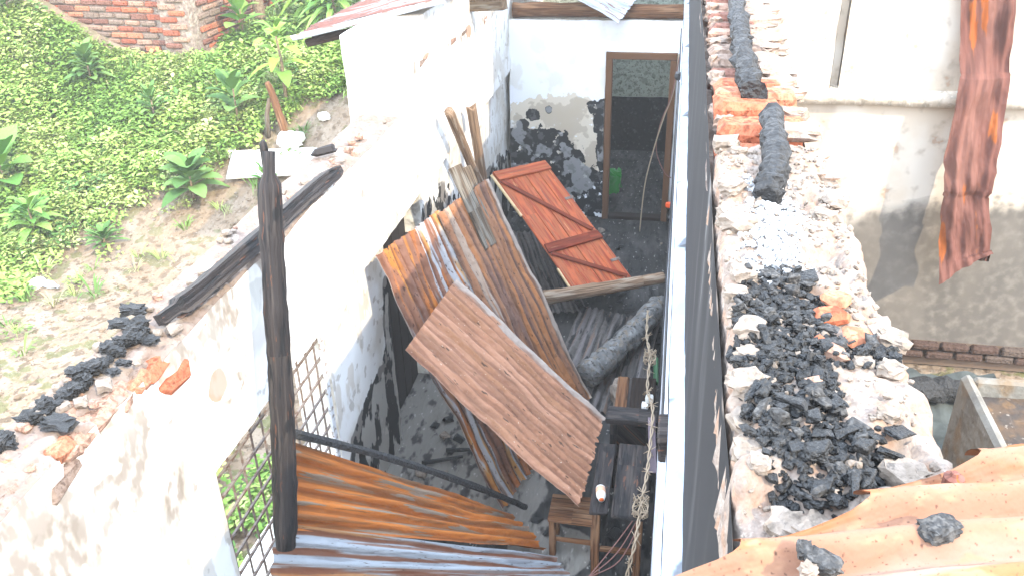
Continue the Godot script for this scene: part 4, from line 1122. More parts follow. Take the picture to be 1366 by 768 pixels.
	part(nk, "mouth", tube([Vector3(0, 0, 0.010), Vector3(0, 0, 0.0135)], [0.016, 0.016], 14), plain(Color(0.82, 0.38, 0.12), 0.6))
	# barbed wire strand drooping along the wall
	var q := [Vector3(-0.10, 0.56, -6.75), Vector3(-0.09, 0.60, -6.26), Vector3(-0.05, 0.64, -5.85), Vector3(-0.05, 0.62, -5.45), Vector3(0.0, 0.74, -5.02), Vector3(0.0, 0.70, -4.68), Vector3(-0.01, 0.66, -4.4), Vector3(-0.035, 0.64, -4.12), Vector3(-0.05, 0.55, -3.92), Vector3(-0.09, 0.30, -3.85), Vector3(-0.10, 0.05, -3.78)]
	var cv := curve(q, 16)
	t = thing("barbed_wire", "twisted pale barbed wire strand drooping along the tall wall's foot", "wire")
	for s in 2:
		var c2 := []
		for i in cv.size():
			var a := i * 0.55 + s * PI
			c2.append(cv[i] + Vector3(cos(a), sin(a), 0) * 0.008)
		part(t, "strand", tube(c2, fill_r(c2.size(), 0.006), 5), M.wire)
	rng.seed = 14
	for i in range(6, cv.size(), 11):
		for s in 3:
			var dd := Vector3(rng.randf_range(-1, 1), rng.randf_range(0.0, 1), rng.randf_range(-0.6, 0.6)).normalized() * 0.05
			part(t, "barb", tube([cv[i] - dd, cv[i] + dd], [0.0035, 0.0025], 4), M.wire)
	# knots of loose wire wound on the strand
	for kq in [q[2], q[7]]:
		var kn := []
		for i in 60:
			kn.append(kq + Vector3(0.05 * sin(i * 0.9), 0.035 * sin(i * 1.7 + 1.0), 0.08 * cos(i * 0.61)))
		part(t, "knot", tube(kn, fill_r(kn.size(), 0.004), 4), M.wire)
	t = thing("insulator", "white porcelain insulator tied to the barbed wire", "insulator", Vector3(-0.03, 0.57, -5.38))
	part(t, "knob", stone(Vector3(0.075, 0.075, 0.075), 5, 0.08, 5), M.porcelain, Transform3D(Basis.IDENTITY, Vector3(0, 0, 0)))
	part(t, "skirt", stone(Vector3(0.06, 0.05, 0.09), 6, 0.3, 5), M.porcelain, Transform3D(Basis.IDENTITY, Vector3(-0.03, -0.03, 0.05)))
	var wl := ["uppermost thin reddish wire running from the barbed wire to the front", "middle thin reddish wire running from the barbed wire to the front", "lowest thin reddish wire running from the barbed wire to the front"]
	for k in 3:
		pts = curve([Vector3(-0.06 + 0.02 * k, 0.58, -4.10), Vector3(-0.18 + 0.02 * k, 0.46 - 0.03 * k, -3.95 + 0.03 * k), Vector3(-0.33, 0.40, -3.70), Vector3(-0.50 - 0.03 * k, 0.33, -3.45)], 6)
		single("loose_wire", tube(pts, fill_r(pts.size(), 0.004), 5), M.wire_red, wl[k], "wire")
	# cables and fittings on the tall wall
	for c in [[[Vector3(0.035, 2.45, -9.6), Vector3(0.04, 2.05, -8.6), Vector3(0.036, 1.8, -7.6), Vector3(0.04, 1.35, -7.0), Vector3(0.036, 1.1, -6.1), Vector3(0.04, 0.9, -5.2)], 0.007, "black cable sagging along the white face of the tall wall"], [[Vector3(0.04, 2.5, -7.2), Vector3(0.036, 2.35, -5.6), Vector3(0.04, 2.2, -4.6), Vector3(0.037, 2.35, -3.7), Vector3(0.04, 2.3, -2.8)], 0.006, "thin black cable higher up on the tall wall's white face"]]:
		pts = curve(c[0], 8)
		single("wall_cable", tube(pts, fill_r(pts.size(), c[1]), 5), M.black, c[2], "cable")
	single("lamp_holder", stone(Vector3(0.07, 0.08, 0.12), 61, 0.3, 4), M.black, "burnt black lamp holder on the tall wall near the doorway", "lamp holder", "", Transform3D(Basis.IDENTITY, Vector3(0.03, 2.45, -7.6)))
	single("orange_cap", stone(Vector3(0.07, 0.07, 0.07), 62, 0.2, 4), plain(Color(0.85, 0.32, 0.12), 0.6), "small orange plastic cap on the tall wall's foot near the doorway", "cap", "", Transform3D(Basis.IDENTITY, Vector3(0.02, 0.75, -8.75)))
	single("green_stick", cbox(Vector3(0.04, 0.04, 0.3), 0.008), plain(Color(0.16, 0.36, 0.20), 0.6), "green rod with red tip against the tall wall behind the barbed wire", "rod", "", Transform3D(Basis.from_euler(Vector3(0.2, 0.05, 0)), Vector3(0.005, 0.45, -5.95)))
	# burnt roof beam socket: a stub left in the tall wall
	single_board("beam_stub", Vector3(0.14, 2.62, -2.30), Vector3(0.025, 2.61, -2.30), 0.13, 0.11, Vector3.UP, M.charwood, 85, "black stub of a burnt beam sticking out of the tall wall's white face", "beam")
	# rubble on the floor
	rng.seed = 21
	for i in 130:
		var x := rng.randf_range(-1.85, -0.0)
		var z := -rng.randf_range(4.2, 9.7)
		var s := rng.randf_range(0.025, 0.09)
		var dark := rng.randf() < 0.7
		single("floor_rubble", cbox(Vector3(s * 1.3, s * 0.5, s), s * 0.12, 0.16, 400 + i % 14), M.coal if dark else M.lump, "black burnt fragment lying on the sooty floor" if dark else "pale rubble fragment lying on the sooty floor", "rubble", "burnt fragments on the floor" if dark else "pale fragments on the floor", Transform3D(Basis.from_euler(Vector3(0, rng.randf() * TAU, 0)), Vector3(x, 0.02 + s * 0.25, z)))
	for k in 5:
		var z := -5.0 - k * 0.18
		single("charred_stick", tube([Vector3(-1.75 + 0.15 * k, 0.045, z), Vector3(-1.45 + 0.17 * k, 0.05, z - 0.12 + 0.06 * k)], [0.022, 0.014], 6, 0.4, k), M.char, "black charred stick lying on the ash below the leaning sheets", "stick", "charred sticks on the ash")

# ------------------------------------------------------------------ neighbour, tank, near roof
func build_right_side():
	var t := thing("neighbour_house", "neighbour's stained cream rendered wall with ledge beyond the tall brick wall", "building")
	var g := G.new()
	var tx := mat(tex_neighbour(), 0.95, M.b_coarse, 0.0)
	tx.normal_enabled = false
	var ru := func(p): return p + Vector3(0, 0, 0.02 * nA.get_noise_3dv(p * 2.0) + 0.004 * nB.get_noise_3dv(p * 8.0))
	var fz := func(gg, x0, x1, y0, y1, z): grid(gg, Vector3(x0, y0, z), Vector3(x1 - x0, 0, 0), Vector3(0, y1 - y0, 0), int((x1 - x0) / 0.08) + 1, int((y1 - y0) / 0.08) + 1, ru, Vector2((x0 - 0.4) / 6.4, (5.2 - y0) / 5.2), Vector2((x1 - 0.4) / 6.4, (5.2 - y1) / 5.2))
	fz.call(g, 0.4, 6.8, 0.0, 2.42, -7.1)
	fz.call(g, 0.4, 1.215, 2.5, 5.2, -7.1)
	fz.call(g, 1.285, 6.8, 2.5, 5.2, -7.1)
	fz.call(g, 1.215, 1.285, 2.5, 5.2, -7.17)
	part(t, "front_wall", g.mesh(true), tx)
	g = G.new()
	flat(g, Vector3(1.215, 2.5, -7.1), Vector3(0, 0, -0.09), Vector3(0, 2.7, 0))
	flat(g, Vector3(1.285, 2.5, -7.19), Vector3(0, 0, 0.09), Vector3(0, 2.7, 0))
	flat(g, Vector3(6.8, 0, -7.1), Vector3(0, 0, -3), Vector3(0, 5.2, 0))
	flat(g, Vector3(0.4, 0, -10.1), Vector3(0, 0, 3), Vector3(0, 5.2, 0))
	flat(g, Vector3(6.8, 0, -10.1), Vector3(-6.4, 0, 0), Vector3(0, 5.2, 0))
	flat(g, Vector3(0.4, 5.2, -7.1), Vector3(6.4, 0, 0), Vector3(0, 0, -3))
	part(t, "side_wall", g.mesh(true), M.concrete)
	g = G.new()
	var rl := func(p): return p + Vector3(0, 0.006 * nA.get_noise_3dv(p * 4.0), 0.012 * nA.get_noise_3dv(p * 3.0))
	flat(g, Vector3(0.4, 2.40, -7.02), Vector3(6.4, 0, 0), Vector3(0, 0.10, 0), rl)
	flat(g, Vector3(0.4, 2.50, -7.02), Vector3(6.4, 0, 0), Vector3(0, 0.02, -0.18), rl)
	flat(g, Vector3(0.4, 2.40, -7.12), Vector3(6.4, 0, 0), Vector3(0, 0, 0.10), rl)
	part(t, "ledge", g.mesh(true), mat(speckle(512, 560, Color(0.78, 0.73, 0.66), [[0.02, 5, 0.5, 0.7, Color(0.62, 0.58, 0.52), 0.8], [0.06, 4, 0.68, 0.78, Color(0.86, 0.84, 0.80), 0.8]]), 0.95, M.b_coarse, 0.6, 1.0))
	# bricks showing at its foot
	for k in 16:
		part(t, "brick", cbox(Vector3(0.23, 0.07, 0.10), 0.01, 0.03, 600 + k), M["brick%d" % [6, 7, 6, 6][k % 4]], Transform3D(Basis.IDENTITY, Vector3(1.75 + (k % 8) * 0.25 + (0.12 if k >= 8 else 0.0), 0.13 + (0.082 if k >= 8 else 0.0), -7.085)))
	# rusty sheet hanging down the wall
	var rows := [[4.7, 1.98, 2.30, -7.0], [3.24, 2.06, 2.38, -6.98], [2.70, 2.155, 2.46, -6.93], [2.66, 2.155, 2.465, -6.89], [2.06, 2.155, 2.49, -6.84], [1.80, 2.20, 2.50, -6.80], [1.74, 2.205, 2.49, -6.83], [1.35, 2.25, 2.585, -6.78], [1.02, 2.29, 2.60, -6.74]]
	g = G.new()
	var nu := 32
	for layer in 2:
		var b := g.v.size()
		var cnt := 0
		for r in rows.size() - 1:
			for s in (5 if r < rows.size() - 2 else 6):
				var f := s / 5.0
				var R := []
				for c in 4:
					R.append(lerpf(rows[r][c], rows[r + 1][c], f))
				for i in nu + 1:
					var u := float(i) / nu
					var rib := 0.0
					for cx in [0.22, 0.52, 0.60, 0.86]:
						rib += 0.012 * (1.0 - smoothstep(0.025, 0.06, absf(u - cx)))
					var y: float = R[0] + (0.28 * u if r == rows.size() - 2 and s > 2 else 0.0) * (f if r == rows.size() - 2 else 0.0)
					var x := lerpf(R[1] - 0.05, R[2], u) + (0.018 * nB.get_noise_1d(y * 30.0) if i == nu or i == 0 else 0.0)
					g.add(Vector3(x, y, R[3] + rib + 0.08 * nA.get_noise_2d(u * 3.5, y * 4.0) - layer * 0.003), Vector2(u * 0.5, (4.7 - y) / 3.7))
				cnt += 1
		for j in cnt - 1:
			for i in nu:
				var a := b + j * (nu + 1) + i
				if layer == 0:
					g.quad(a, a + nu + 1, a + nu + 2, a + 1)
				else:
					g.quad(a, a + 1, a + nu + 2, a + nu + 1)
	single("hanging_rusty_sheet", g.mesh(true), M.sheet_hang, "long brown ribbed rusty sheet hanging kinked down the neighbour's wall", "metal sheet")
	# tank
	t = thing("concrete_tank", "open grey cement tank with rust-stained bed on the far side of the tall wall", "tank", Vector3(1.90, 0, -4.93))
	part(t, "left_side", cbox(Vector3(0.07, 1.30, 1.25), 0.012, 0.004, 1), M.concrete, Transform3D(Basis.IDENTITY, Vector3(0.035, 0.65, 0.625)))
	part(t, "far_side", cbox(Vector3(1.1, 1.30, 0.07), 0.012, 0.004, 2), M.concrete, Transform3D(Basis.IDENTITY, Vector3(0.622, 0.648, 0.036)))
	part(t, "right_side", cbox(Vector3(0.07, 1.30, 1.25), 0.012, 0.004, 3), M.concrete, Transform3D(Basis.IDENTITY, Vector3(1.21, 0.65, 0.625)))
	part(t, "near_side", cbox(Vector3(1.1, 1.30, 0.07), 0.012, 0.004, 4), M.concrete, Transform3D(Basis.IDENTITY, Vector3(0.622, 0.648, 1.214)))
	g = G.new()
	flat(g, Vector3(0.06, 1.12, 1.19), Vector3(1.13, 0.10, 0), Vector3(0, 0.05, -1.13), rough2, 0.05)
	part(t, "bed", g.mesh(true), M.tank_bed)
	var pts := curve([Vector3(1.62, 0.36, -5.73), Vector3(1.95, 0.40, -6.0), Vector3(2.3, 0.36, -6.15), Vector3(2.55, 0.3, -6.2)], 6)
	single("charred_log", tube(pts, fill_r(pts.size(), 0.10), 9, 0.5, 14, false), M.char, "charred log on the grey tarpaulin between tank and neighbour's wall", "log")
	g = G.new()
	flat(g, Vector3(0.9, 0.12, -4.4), Vector3(1.9, 0.0, 0), Vector3(0, 0.10, -2.2), func(p): return p + Vector3(0, 0.12 * nA.get_noise_2d(p.x * 5.0, p.z * 5.0) + 0.04 * absf(nB.get_noise_2d(p.x * 7.0, p.z * 4.0)), 0), 0.04)
	single("tarpaulin", g.mesh(true), M.tarp, "crumpled grey-green tarpaulin on the ground between the tall wall and the tank", "tarpaulin")
	# near roof sheet at the viewer's feet
	g = G.new()
	var nc := 130
	var ns := 70
	var r3 := Vector3(0.975, 0, -0.219)
	var q3 := Vector3(-0.219, 0, -0.975)
	for layer in 2:
		var b := g.v.size()
		for j in nc + 1:
			var c := lerpf(0.22, 0.775, float(j) / nc)
			var s0 := 0.118 + (c - 0.588) * 2.6 + 0.02 * nA.get_noise_1d(c * 40.0) + 0.03 * sin(c / 0.056 * TAU + 0.9) + 0.006 * nB.get_noise_1d(c * 160.0)
			s0 = maxf(s0, -0.12)
			for i in ns + 1:
				var s := lerpf(s0, 1.5, pow(float(i) / ns, 1.5))
				var y := 3.750 + 0.013 * sin(c / 0.056 * TAU) + 0.012 * nA.get_noise_2d(s * 6.0, c * 6.0) + 0.0015 * nB.get_noise_2d(s * 80.0, c * 80.0) + 0.03 * maxf(0.0, s - 0.3) - layer * 0.0015
				g.add((r3 * s + q3 * c) * 1.0 + Vector3(0, y, 0), Vector2(c * 2.4, s * 1.5))
		for j in nc:
			for i in ns:
				var a := b + j * (ns + 1) + i
				if layer == 0:
					g.quad(a, a + 1, a + ns + 2, a + ns + 1)
				else:
					g.quad(a, a + ns + 1, a + ns + 2, a + 1)
	var nr := thing("near_roof_sheet", "sunlit pale orange rusted corrugated roof sheet at the lower right corner", "metal sheet")
	part(nr, "sheet", g.mesh(true), M.sheet_fg)
	part(nr, "nail_washer", tube([Vector3(0.328, 3.745, -0.795), Vector3(0.328, 3.766, -0.795), Vector3(0.328, 3.768, -0.795), Vector3(0.328, 3.772, -0.795)], [0.011, 0.011, 0.005, 0.004], 12, 0.0, 0, false), M.sheet_hang)
	single("burnt_flake", stone(Vector3(0.05, 0.02, 0.034), 81, 0.3, 6), M.coal_ashy, "oval grey burnt flake on the near rusty roof sheet", "debris", "", Transform3D(Basis.from_euler(Vector3(0, 0.5, 0)), Vector3(0.292, 3.768, -0.708)))
	t = thing("burnt_crumb", "lumpy dark two-lobed burnt crumb on the near rusty roof sheet, front", "debris", Vector3(0.168, 3.768, -0.643))
	part(t, "lobe", stone(Vector3(0.040, 0.018, 0.030), 82, 0.35, 6), M.coal_ashy, Transform3D(Basis.from_euler(Vector3(0, -0.5, 0)), Vector3(0.004, 0, 0)))
	part(t, "lobe", stone(Vector3(0.018, 0.014, 0.026), 83, 0.35, 6), M.coal_ashy, Transform3D(Basis.IDENTITY, Vector3(-0.012, 0.002, -0.012)))
	part(t, "lobe", stone(Vector3(0.02, 0.014, 0.018), 84, 0.5, 5), M.lump, Transform3D(Basis.IDENTITY, Vector3(-0.011, 0.0, 0.012)))
	# the house that carries it
	t = thing("near_house", "low house under the near rusty roof sheet, at the viewer's feet", "building")
	part(t, "body", cbox(Vector3(4.0, 3.66, 4.0), 0.02), M.concrete, Transform3D(Basis.IDENTITY, Vector3(2.55, 1.83, 1.75)))

# ------------------------------------------------------------------ yard
func plant_mesh(seed_: int, n: int, len_: float, wid: float, spread: float, droop: float, cols: Array, height := 0.0) -> ArrayMesh:
	var r := RandomNumberGenerator.new()
	r.seed = seed_
	var g := G.new()
	for i in n:
		var a := i * 2.4 + r.randf() * 0.5
		var el := lerpf(1.2, 0.25, float(i) / n) * spread + r.randf_range(-0.1, 0.1)
		var d := Vector3(cos(a) * cos(el), sin(el), sin(a) * cos(el))
		var l := len_ * r.randf_range(0.75, 1.15)
		var at := Vector3(0, height * (1.0 - float(i) / n * 0.6), 0) + d * 0.05
		leaf_into(g, at, d, Vector3.UP, l, wid * r.randf_range(0.8, 1.15), droop * r.randf_range(0.7, 1.3), cols[r.randi() % cols.size()], 5)
	return g.mesh(true)

func clump(seed_: int, n: int, rad: float, len_: float, hgt: float) -> ArrayMesh:
	var r := RandomNumberGenerator.new()
	r.seed = seed_
	var g := G.new()
	for i in n:
		var a := r.randf() * TAU
		var q := sqrt(r.randf()) * rad
		var at := Vector3(cos(a) * q, hgt * r.randf_range(0.3, 1.0) * (1.0 - 0.5 * q / rad), sin(a) * q)
		var a2 := r.randf() * TAU
		var el := r.randf_range(-0.2, 0.8)
		var sh := r.randf_range(0.75, 1.2)
		leaf_into(g, at, Vector3(cos(a2) * cos(el), sin(el), sin(a2) * cos(el)), Vector3.UP, len_ * r.randf_range(0.7, 1.3), len_ * 0.72 * r.randf_range(0.8, 1.2), 0.2, Color(sh, sh, sh), 2)
	return g.mesh(true)

func edge_x(z: float) -> float:   # where the weeds stop and the trodden path begins
	var T := [[-5.0, -7.7], [-6.0, -7.3], [-6.99, -7.09], [-7.8, -7.12], [-8.09, -7.01], [-8.63, -6.72], [-9.02, -6.25], [-9.63, -5.64], [-10.3, -5.22], [-10.8, -4.49], [-12.0, -3.3], [-14.0, -2.6], [-30.0, -2.6]]
	for i in T.size() - 1:
		if z <= T[i][0] and z > T[i + 1][0]:
			return lerpf(T[i][1], T[i + 1][1], (z - T[i][0]) / (T[i + 1][0] - T[i][0]))
	return -8.0

func brick_run(t: Node, a: Vector3, b: Vector3, y0: float, rows: int, meshes: Array, back: Vector3, mort: Material):
	var d := (b - a)
	var len_ := d.length()
	d = d.normalized()
	var n := int(len_ / 0.28)
	var bs := Basis(d, Vector3.UP, d.cross(Vector3.UP))
	for r in rows:
		for i in n:
			var s := (i + 0.5 + (0.5 if r % 2 else 0.0)) * 0.28
			if s > len_ - 0.1:
				continue
			var p := a + d * s
			p.y = y0 + (r + 0.5) * 0.092
			var m: int = [0, 1, 1, 3, 4, 5, 5, 3, 4, 2][rng.randi() % 10]
			part(t, "brick", meshes[rng.randi() % meshes.size()], M["brick%d" % m], Transform3D(bs * Basis.from_euler(Vector3(0, rng.randf_range(-0.02, 0.02), rng.randf_range(-0.012, 0.012))), p + back * rng.randf_range(0.0, 0.012)))
	var g := G.new()
	cbox_into(g, Transform3D(bs, (a + b) * 0.5 + Vector3(0, y0 + rows * 0.046 - a.y, 0) + back * 0.092), Vector3(len_, rows * 0.092, 0.2), 0.01)
	part(t, "mortar_core", g.mesh(), mort)

func build_yard():
	# old brick building at the end of the yard
	var t := thing("ruined_brick_house", "old red brick walls rising from the weeds at the back of the yard", "building")
	rng.seed = 31
	var bm := []
	for k in 4:
		bm.append(cbox(Vector3(0.262, 0.078, 0.1), 0.010, 0.03, 2000 + k))
	brick_run(t, Vector3(-11.3, 0, -12.1), Vector3(-7.32, 0, -11.70), 1.3, 16, bm, Vector3(0.1, 0, -1).normalized(), M.mortar_far)
	brick_run(t, Vector3(-6.9, 0, -11.75), Vector3(-6.6, 0, -15.6), 1.3, 16, bm, Vector3(-1, 0, -0.08).normalized(), M.mortar_far)
	brick_run(t, Vector3(-7.36, 0, -11.55), Vector3(-6.88, 0, -11.53), 1.3, 16, bm, Vector3(0, 0, -1), M.mortar_far)
	brick_run(t, Vector3(-10.6, 0, -10.2), Vector3(-10.7, 0, -12.2), 1.2, 16, bm, Vector3(-1, 0, 0), M.mortar_far)
	# ground cover
	var greens := [Color(0.14, 0.25, 0.045), Color(0.21, 0.33, 0.065), Color(0.30, 0.40, 0.10), Color(0.39, 0.44, 0.16), Color(0.09, 0.18, 0.045)]
	for k in 3:
		var mm := MultiMesh.new()
		mm.transform_format = MultiMesh.TRANSFORM_3D
		mm.use_colors = true
		mm.mesh = clump(60 + k, 30, 0.15, [0.050, 0.066, 0.038][k], 0.14)
		var xf := []
		var cc := []
		rng.seed = 200 + k
		for i in 7200:
			var z := -rng.randf_range(5.2, 16.0)
			var x := rng.randf_range(-13.0, -2.7)
			var e := edge_x(z) + 0.35 * nA.get_noise_2d(x * 5.0, z * 5.0)
			var inside := e - x
			if inside < 0.0 and not (rng.randf() < 0.035 and inside > -1.0):
				continue
			if z < -11.5 and x < -6.6:
				continue
			if inside < 0.5 and rng.randf() < 0.45:
				continue
			var hill := 0.22 * nA.get_noise_2d(x * 3.5 + 9.0, z * 3.5) + 0.08 * nB.get_noise_2d(x * 5.0, z * 5.0)
			var hgt := smoothstep(0.0, 0.8, inside) * (0.10 + maxf(hill, -0.06)) * (1.0 - 0.7 * smoothstep(-9.8, -11.4, z))
			for layer in (2 if inside > 0.5 else 1):
				xf.append(Transform3D(Basis.from_euler(Vector3(rng.randf_range(-0.3, 0.3), rng.randf() * TAU, rng.randf_range(-0.3, 0.3))).scaled(Vector3.ONE * rng.randf_range(0.75, 1.3)), Vector3(x + layer * 0.07, terrain(x, z) + hgt * (1.0 if layer == 0 else 0.45), z)))
				var sp := nA.get_noise_2d(x * 2.2 + 70.0, z * 2.2) * 3.6 + rng.randf_range(-1.0, 1.0)
				cc.append(greens[clampi(int(2.0 + sp), 0, 4)])
		# a strip of weeds along the outside of the white wall, seen through the grille
		for i in 330:
			var z := -rng.randf_range(1.2, 4.8)
			var x := -rng.randf_range(2.6, 5.2)
			if nA.get_noise_2d(x * 6.0, z * 6.0) < -0.05:
				continue
			xf.append(Transform3D(Basis.from_euler(Vector3(0, rng.randf() * TAU, 0)), Vector3(x, 0.0, z)))
			cc.append(greens[rng.randi() % 5])
		mm.instance_count = xf.size()
		for i in xf.size():
			mm.set_instance_transform(i, xf[i])
			mm.set_instance_color(i, cc[i])
		var o := MultiMeshInstance3D.new()
		o.multimesh = mm
		o.material_override = M.leaf
		o.name = numbered("ground_cover")
		add_child(o)
		tag(o, ["small-leaved green weeds covering the yard", "larger-leaved green weeds mixed through the yard", "fine pale weeds mixed through the yard"][k], "weeds")
		o.set_meta("kind", "stuff")
	# taller wisps of grass through the weeds
	var gm := G.new()
	rng.seed = 260
	for i in 16:
		var a := rng.randf() * TAU
		leaf_into(gm, Vector3(cos(a) * 0.03, 0, sin(a) * 0.03), Vector3(cos(a) * 0.5, 1.0, sin(a) * 0.5), Vector3(cos(a), 0.1, sin(a)), rng.randf_range(0.16, 0.34), 0.014, rng.randf_range(0.3, 0.9), Color(1, 1, 1), 4)
	var gmm := MultiMesh.new()
	gmm.transform_format = MultiMesh.TRANSFORM_3D
	gmm.use_colors = true
	gmm.mesh = gm.mesh(true)
	var gx := []
	var gc := []
	for i in 2600:
		var z := -rng.randf_range(5.2, 14.0)
		var x := rng.randf_range(-12.5, -3.2)
		var inside := edge_x(z) - x
		if inside < -1.4 or (inside < 0.0 and rng.randf() < 0.8) or (inside > 0.6 and nB.get_noise_2d(x * 2.0, z * 2.0) < 0.05) or (z < -11.4 and x < -6.6):
			continue
		gx.append(Transform3D(Basis.from_euler(Vector3(0, rng.randf() * TAU, 0)).scaled(Vector3.ONE * rng.randf_range(0.7, 1.3)), Vector3(x, terrain(x, z) + (0.10 if inside > 0.6 else 0.0), z)))
		gc.append([Color(0.14, 0.24, 0.05), Color(0.24, 0.31, 0.09), Color(0.30, 0.29, 0.14), Color(0.09, 0.17, 0.04)][rng.randi() % 4])
	gmm.instance_count = gx.size()
	for i in gx.size():
		gmm.set_instance_transform(i, gx[i])
		gmm.set_instance_color(i, gc[i])
	var go := MultiMeshInstance3D.new()
	go.multimesh = gmm
	go.material_override = M.leaf
	go.name = numbered("grass_wisps")
	add_child(go)
	tag(go, "thin wisps of grass through the weeds and path edge", "grass")
	go.set_meta("kind", "stuff")
	# plants one can tell apart
	var dk := [Color(0.06, 0.13, 0.035), Color(0.09, 0.18, 0.045), Color(0.13, 0.23, 0.06)]
	var md := [Color(0.09, 0.20, 0.04), Color(0.14, 0.27, 0.055), Color(0.19, 0.31, 0.07)]
	var yl := [Color(0.16, 0.27, 0.04), Color(0.22, 0.33, 0.05), Color(0.13, 0.24, 0.04)]
	var P := [
		["broad_leaved_plant", Vector3(-5.80, 0, -9.0), 20, 0.40, 0.24, 0.85, 0.35, dk, 0.42, "big dark broad-leaved plant at the weeds' edge above the white wall"],
		["large_leaved_plant", Vector3(-8.35, 0, -8.9), 9, 0.62, 0.38, 0.9, 0.3, md, 0.5, "plant with very large bright leaves at the left edge"],
		["leafy_plant", Vector3(-7.45, 0, -8.15), 26, 0.38, 0.13, 0.9, 0.5, md, 0.45, "bushy mid-green plant with drooping narrow leaves at the path's left end"],
		["leafy_plant", Vector3(-6.55, 0, -8.15), 34, 0.24, 0.06, 0.9, 0.3, dk, 0.16, "small dark spiky plant standing on the bare path"],
		["dark_leaved_plant", Vector3(-5.68, 0, -10.2), 13, 0.36, 0.20, 1.0, 0.3, dk, 0.6, "upright plant with dark oval leaves in front of the broken stake"],
		["leafy_plant", Vector3(-8.1, 0, -10.7), 30, 0.30, 0.14, 0.9, 0.4, dk, 0.55, "dark leafy plant rising from the weeds in front of the brick walls"],
		["leafy_plant", Vector3(-6.9, 0, -10.2), 26, 0.26, 0.08, 1.0, 0.3, dk, 0.45, "greyish green wispy plant in the middle of the weeds"],
		["leafy_plant", Vector3(-4.9, 0, -9.2), 14, 0.18, 0.08, 1.0, 0.3, md, 0.25, "little green plant beside the white slab"],
		["leafy_plant", Vector3(-9.6, 0, -11.3), 12, 0.5, 0.26, 1.0, 0.3, md, 0.5, "tall fresh green plant at the foot of the dark brick wall, upper left"],
		["leafy_plant", Vector3(-6.45, 0, -12.2), 12, 0.45, 0.24, 1.0, 0.3, md, 0.5, "fresh green plant growing against the receding brick wall"]]
	for k in P.size():
		var q: Array = P[k]
		var at: Vector3 = q[1]
		at.y = terrain(at.x, at.z) - 0.02
		var pl := thing(q[0], q[9], "plant", at)
		part(pl, "leaves", plant_mesh(500 + k, q[2], q[3], q[4], q[5], q[6], q[7], q[8]), M.leaf)
		part(pl, "stem", tube([Vector3(0, 0, 0), Vector3(0.01, q[8] + 0.03, 0.01)], [0.018, 0.009], 6), M.bark)
	# sapling with yellow-green leaves, stake and stones
	var sp := thing("sapling", "young sapling with drooping yellow-green leaves beside the tall white wall end", "tree", Vector3(-5.15, terrain(-5.15, -10.6), -10.6))
	part(sp, "stem", tube([Vector3(0, 0, 0), Vector3(0.02, 0.6, 0), Vector3(0.0, 1.0, 0.02)], [0.03, 0.02, 0.012], 7, 0.2, 3), M.bark)
	part(sp, "crown", plant_mesh(610, 18, 0.42, 0.17, 0.8, 0.6, yl, 1.02), M.leaf)
	var stake := thing("broken_stake", "broken brown forked stake standing behind the pale stone", "stake", Vector3(-5.02, terrain(-5.02, -10.1), -10.1))
	part(stake, "stem", tube(curve([Vector3(0.05, -0.03, 0.02), Vector3(0.0, 0.25, 0), Vector3(-0.06, 0.55, 0), Vector3(-0.1, 0.72, 0.02)], 4), [0.06, 0.06, 0.058, 0.055, 0.055, 0.05, 0.05, 0.048, 0.046, 0.043, 0.04, 0.035, 0.03], 8, 0.3, 4), M.wood_brown)
	part(stake, "fork", tube([Vector3(-0.20, -0.02, 0.03), Vector3(-0.17, 0.3, 0.02), Vector3(-0.11, 0.5, 0.0)], [0.03, 0.03, 0.025], 7, 0.3, 5), M.wood_grey)
	var ST := [[-4.85, -9.95, 0.32, "large pale stone below the broken stake"], [-5.35, -10.75, 0.22, "white stone behind the broken stake"], [-5.62, -9.75, 0.17, "flat white stone at the weeds' edge above the slab"], [-5.35, -9.55, 0.12, "reddish stone beside the white slab"], [-6.9, -7.35, 0.16, "small pale stone beside the plastic bottle"], [-4.55, -10.4, 0.16, "grey stone near the tall white wall's corner"]]
	for k in ST.size():
		var q: Array = ST[k]
		single("stone", stone(Vector3(q[2] * 1.2, q[2] * 0.7, q[2]), 130 + k, 0.3, 6), M.brick2 if k == 3 else M.white, q[3], "stone", "", Transform3D(Basis.from_euler(Vector3(0, k * 1.1, 0)), Vector3(q[0], terrain(q[0], q[1]) + q[2] * 0.2, q[1])))
	single("white_slab", cbox(Vector3(1.15, 0.06, 0.55), 0.01, 0.02, 77), M.white, "white flat slab lying on the soil behind the white wall", "slab", "", Transform3D(Basis.from_euler(Vector3(0.30, 0.25, 0.0)), Vector3(-4.95, terrain(-4.95, -9.6) + 0.05, -9.6)))
	var bt := thing("plastic_bottle", "clear crushed plastic bottle lying at the left of the path", "bottle", Vector3(-6.75, terrain(-6.75, -7.32) + 0.045, -7.32))
	bt.rotation.y = -0.25
	var cl := StandardMaterial3D.new()
	cl.albedo_color = Color(0.85, 0.92, 0.97, 0.45)
	cl.transparency = BaseMaterial3D.TRANSPARENCY_ALPHA
	cl.roughness = 0.1
	part(bt, "body", tube([Vector3(-0.15, 0, 0), Vector3(-0.14, 0, 0), Vector3(0.08, 0, 0), Vector3(0.13, 0, 0), Vector3(0.15, 0, 0)], [0.03, 0.045, 0.045, 0.018, 0.016], 12), cl)
	part(bt, "cap", tube([Vector3(0.15, 0, 0), Vector3(0.175, 0, 0)], [0.018, 0.018], 10), plain(Color(0.75, 0.80, 0.88), 0.5))
	# litter and clods on the path
	rng.seed = 41
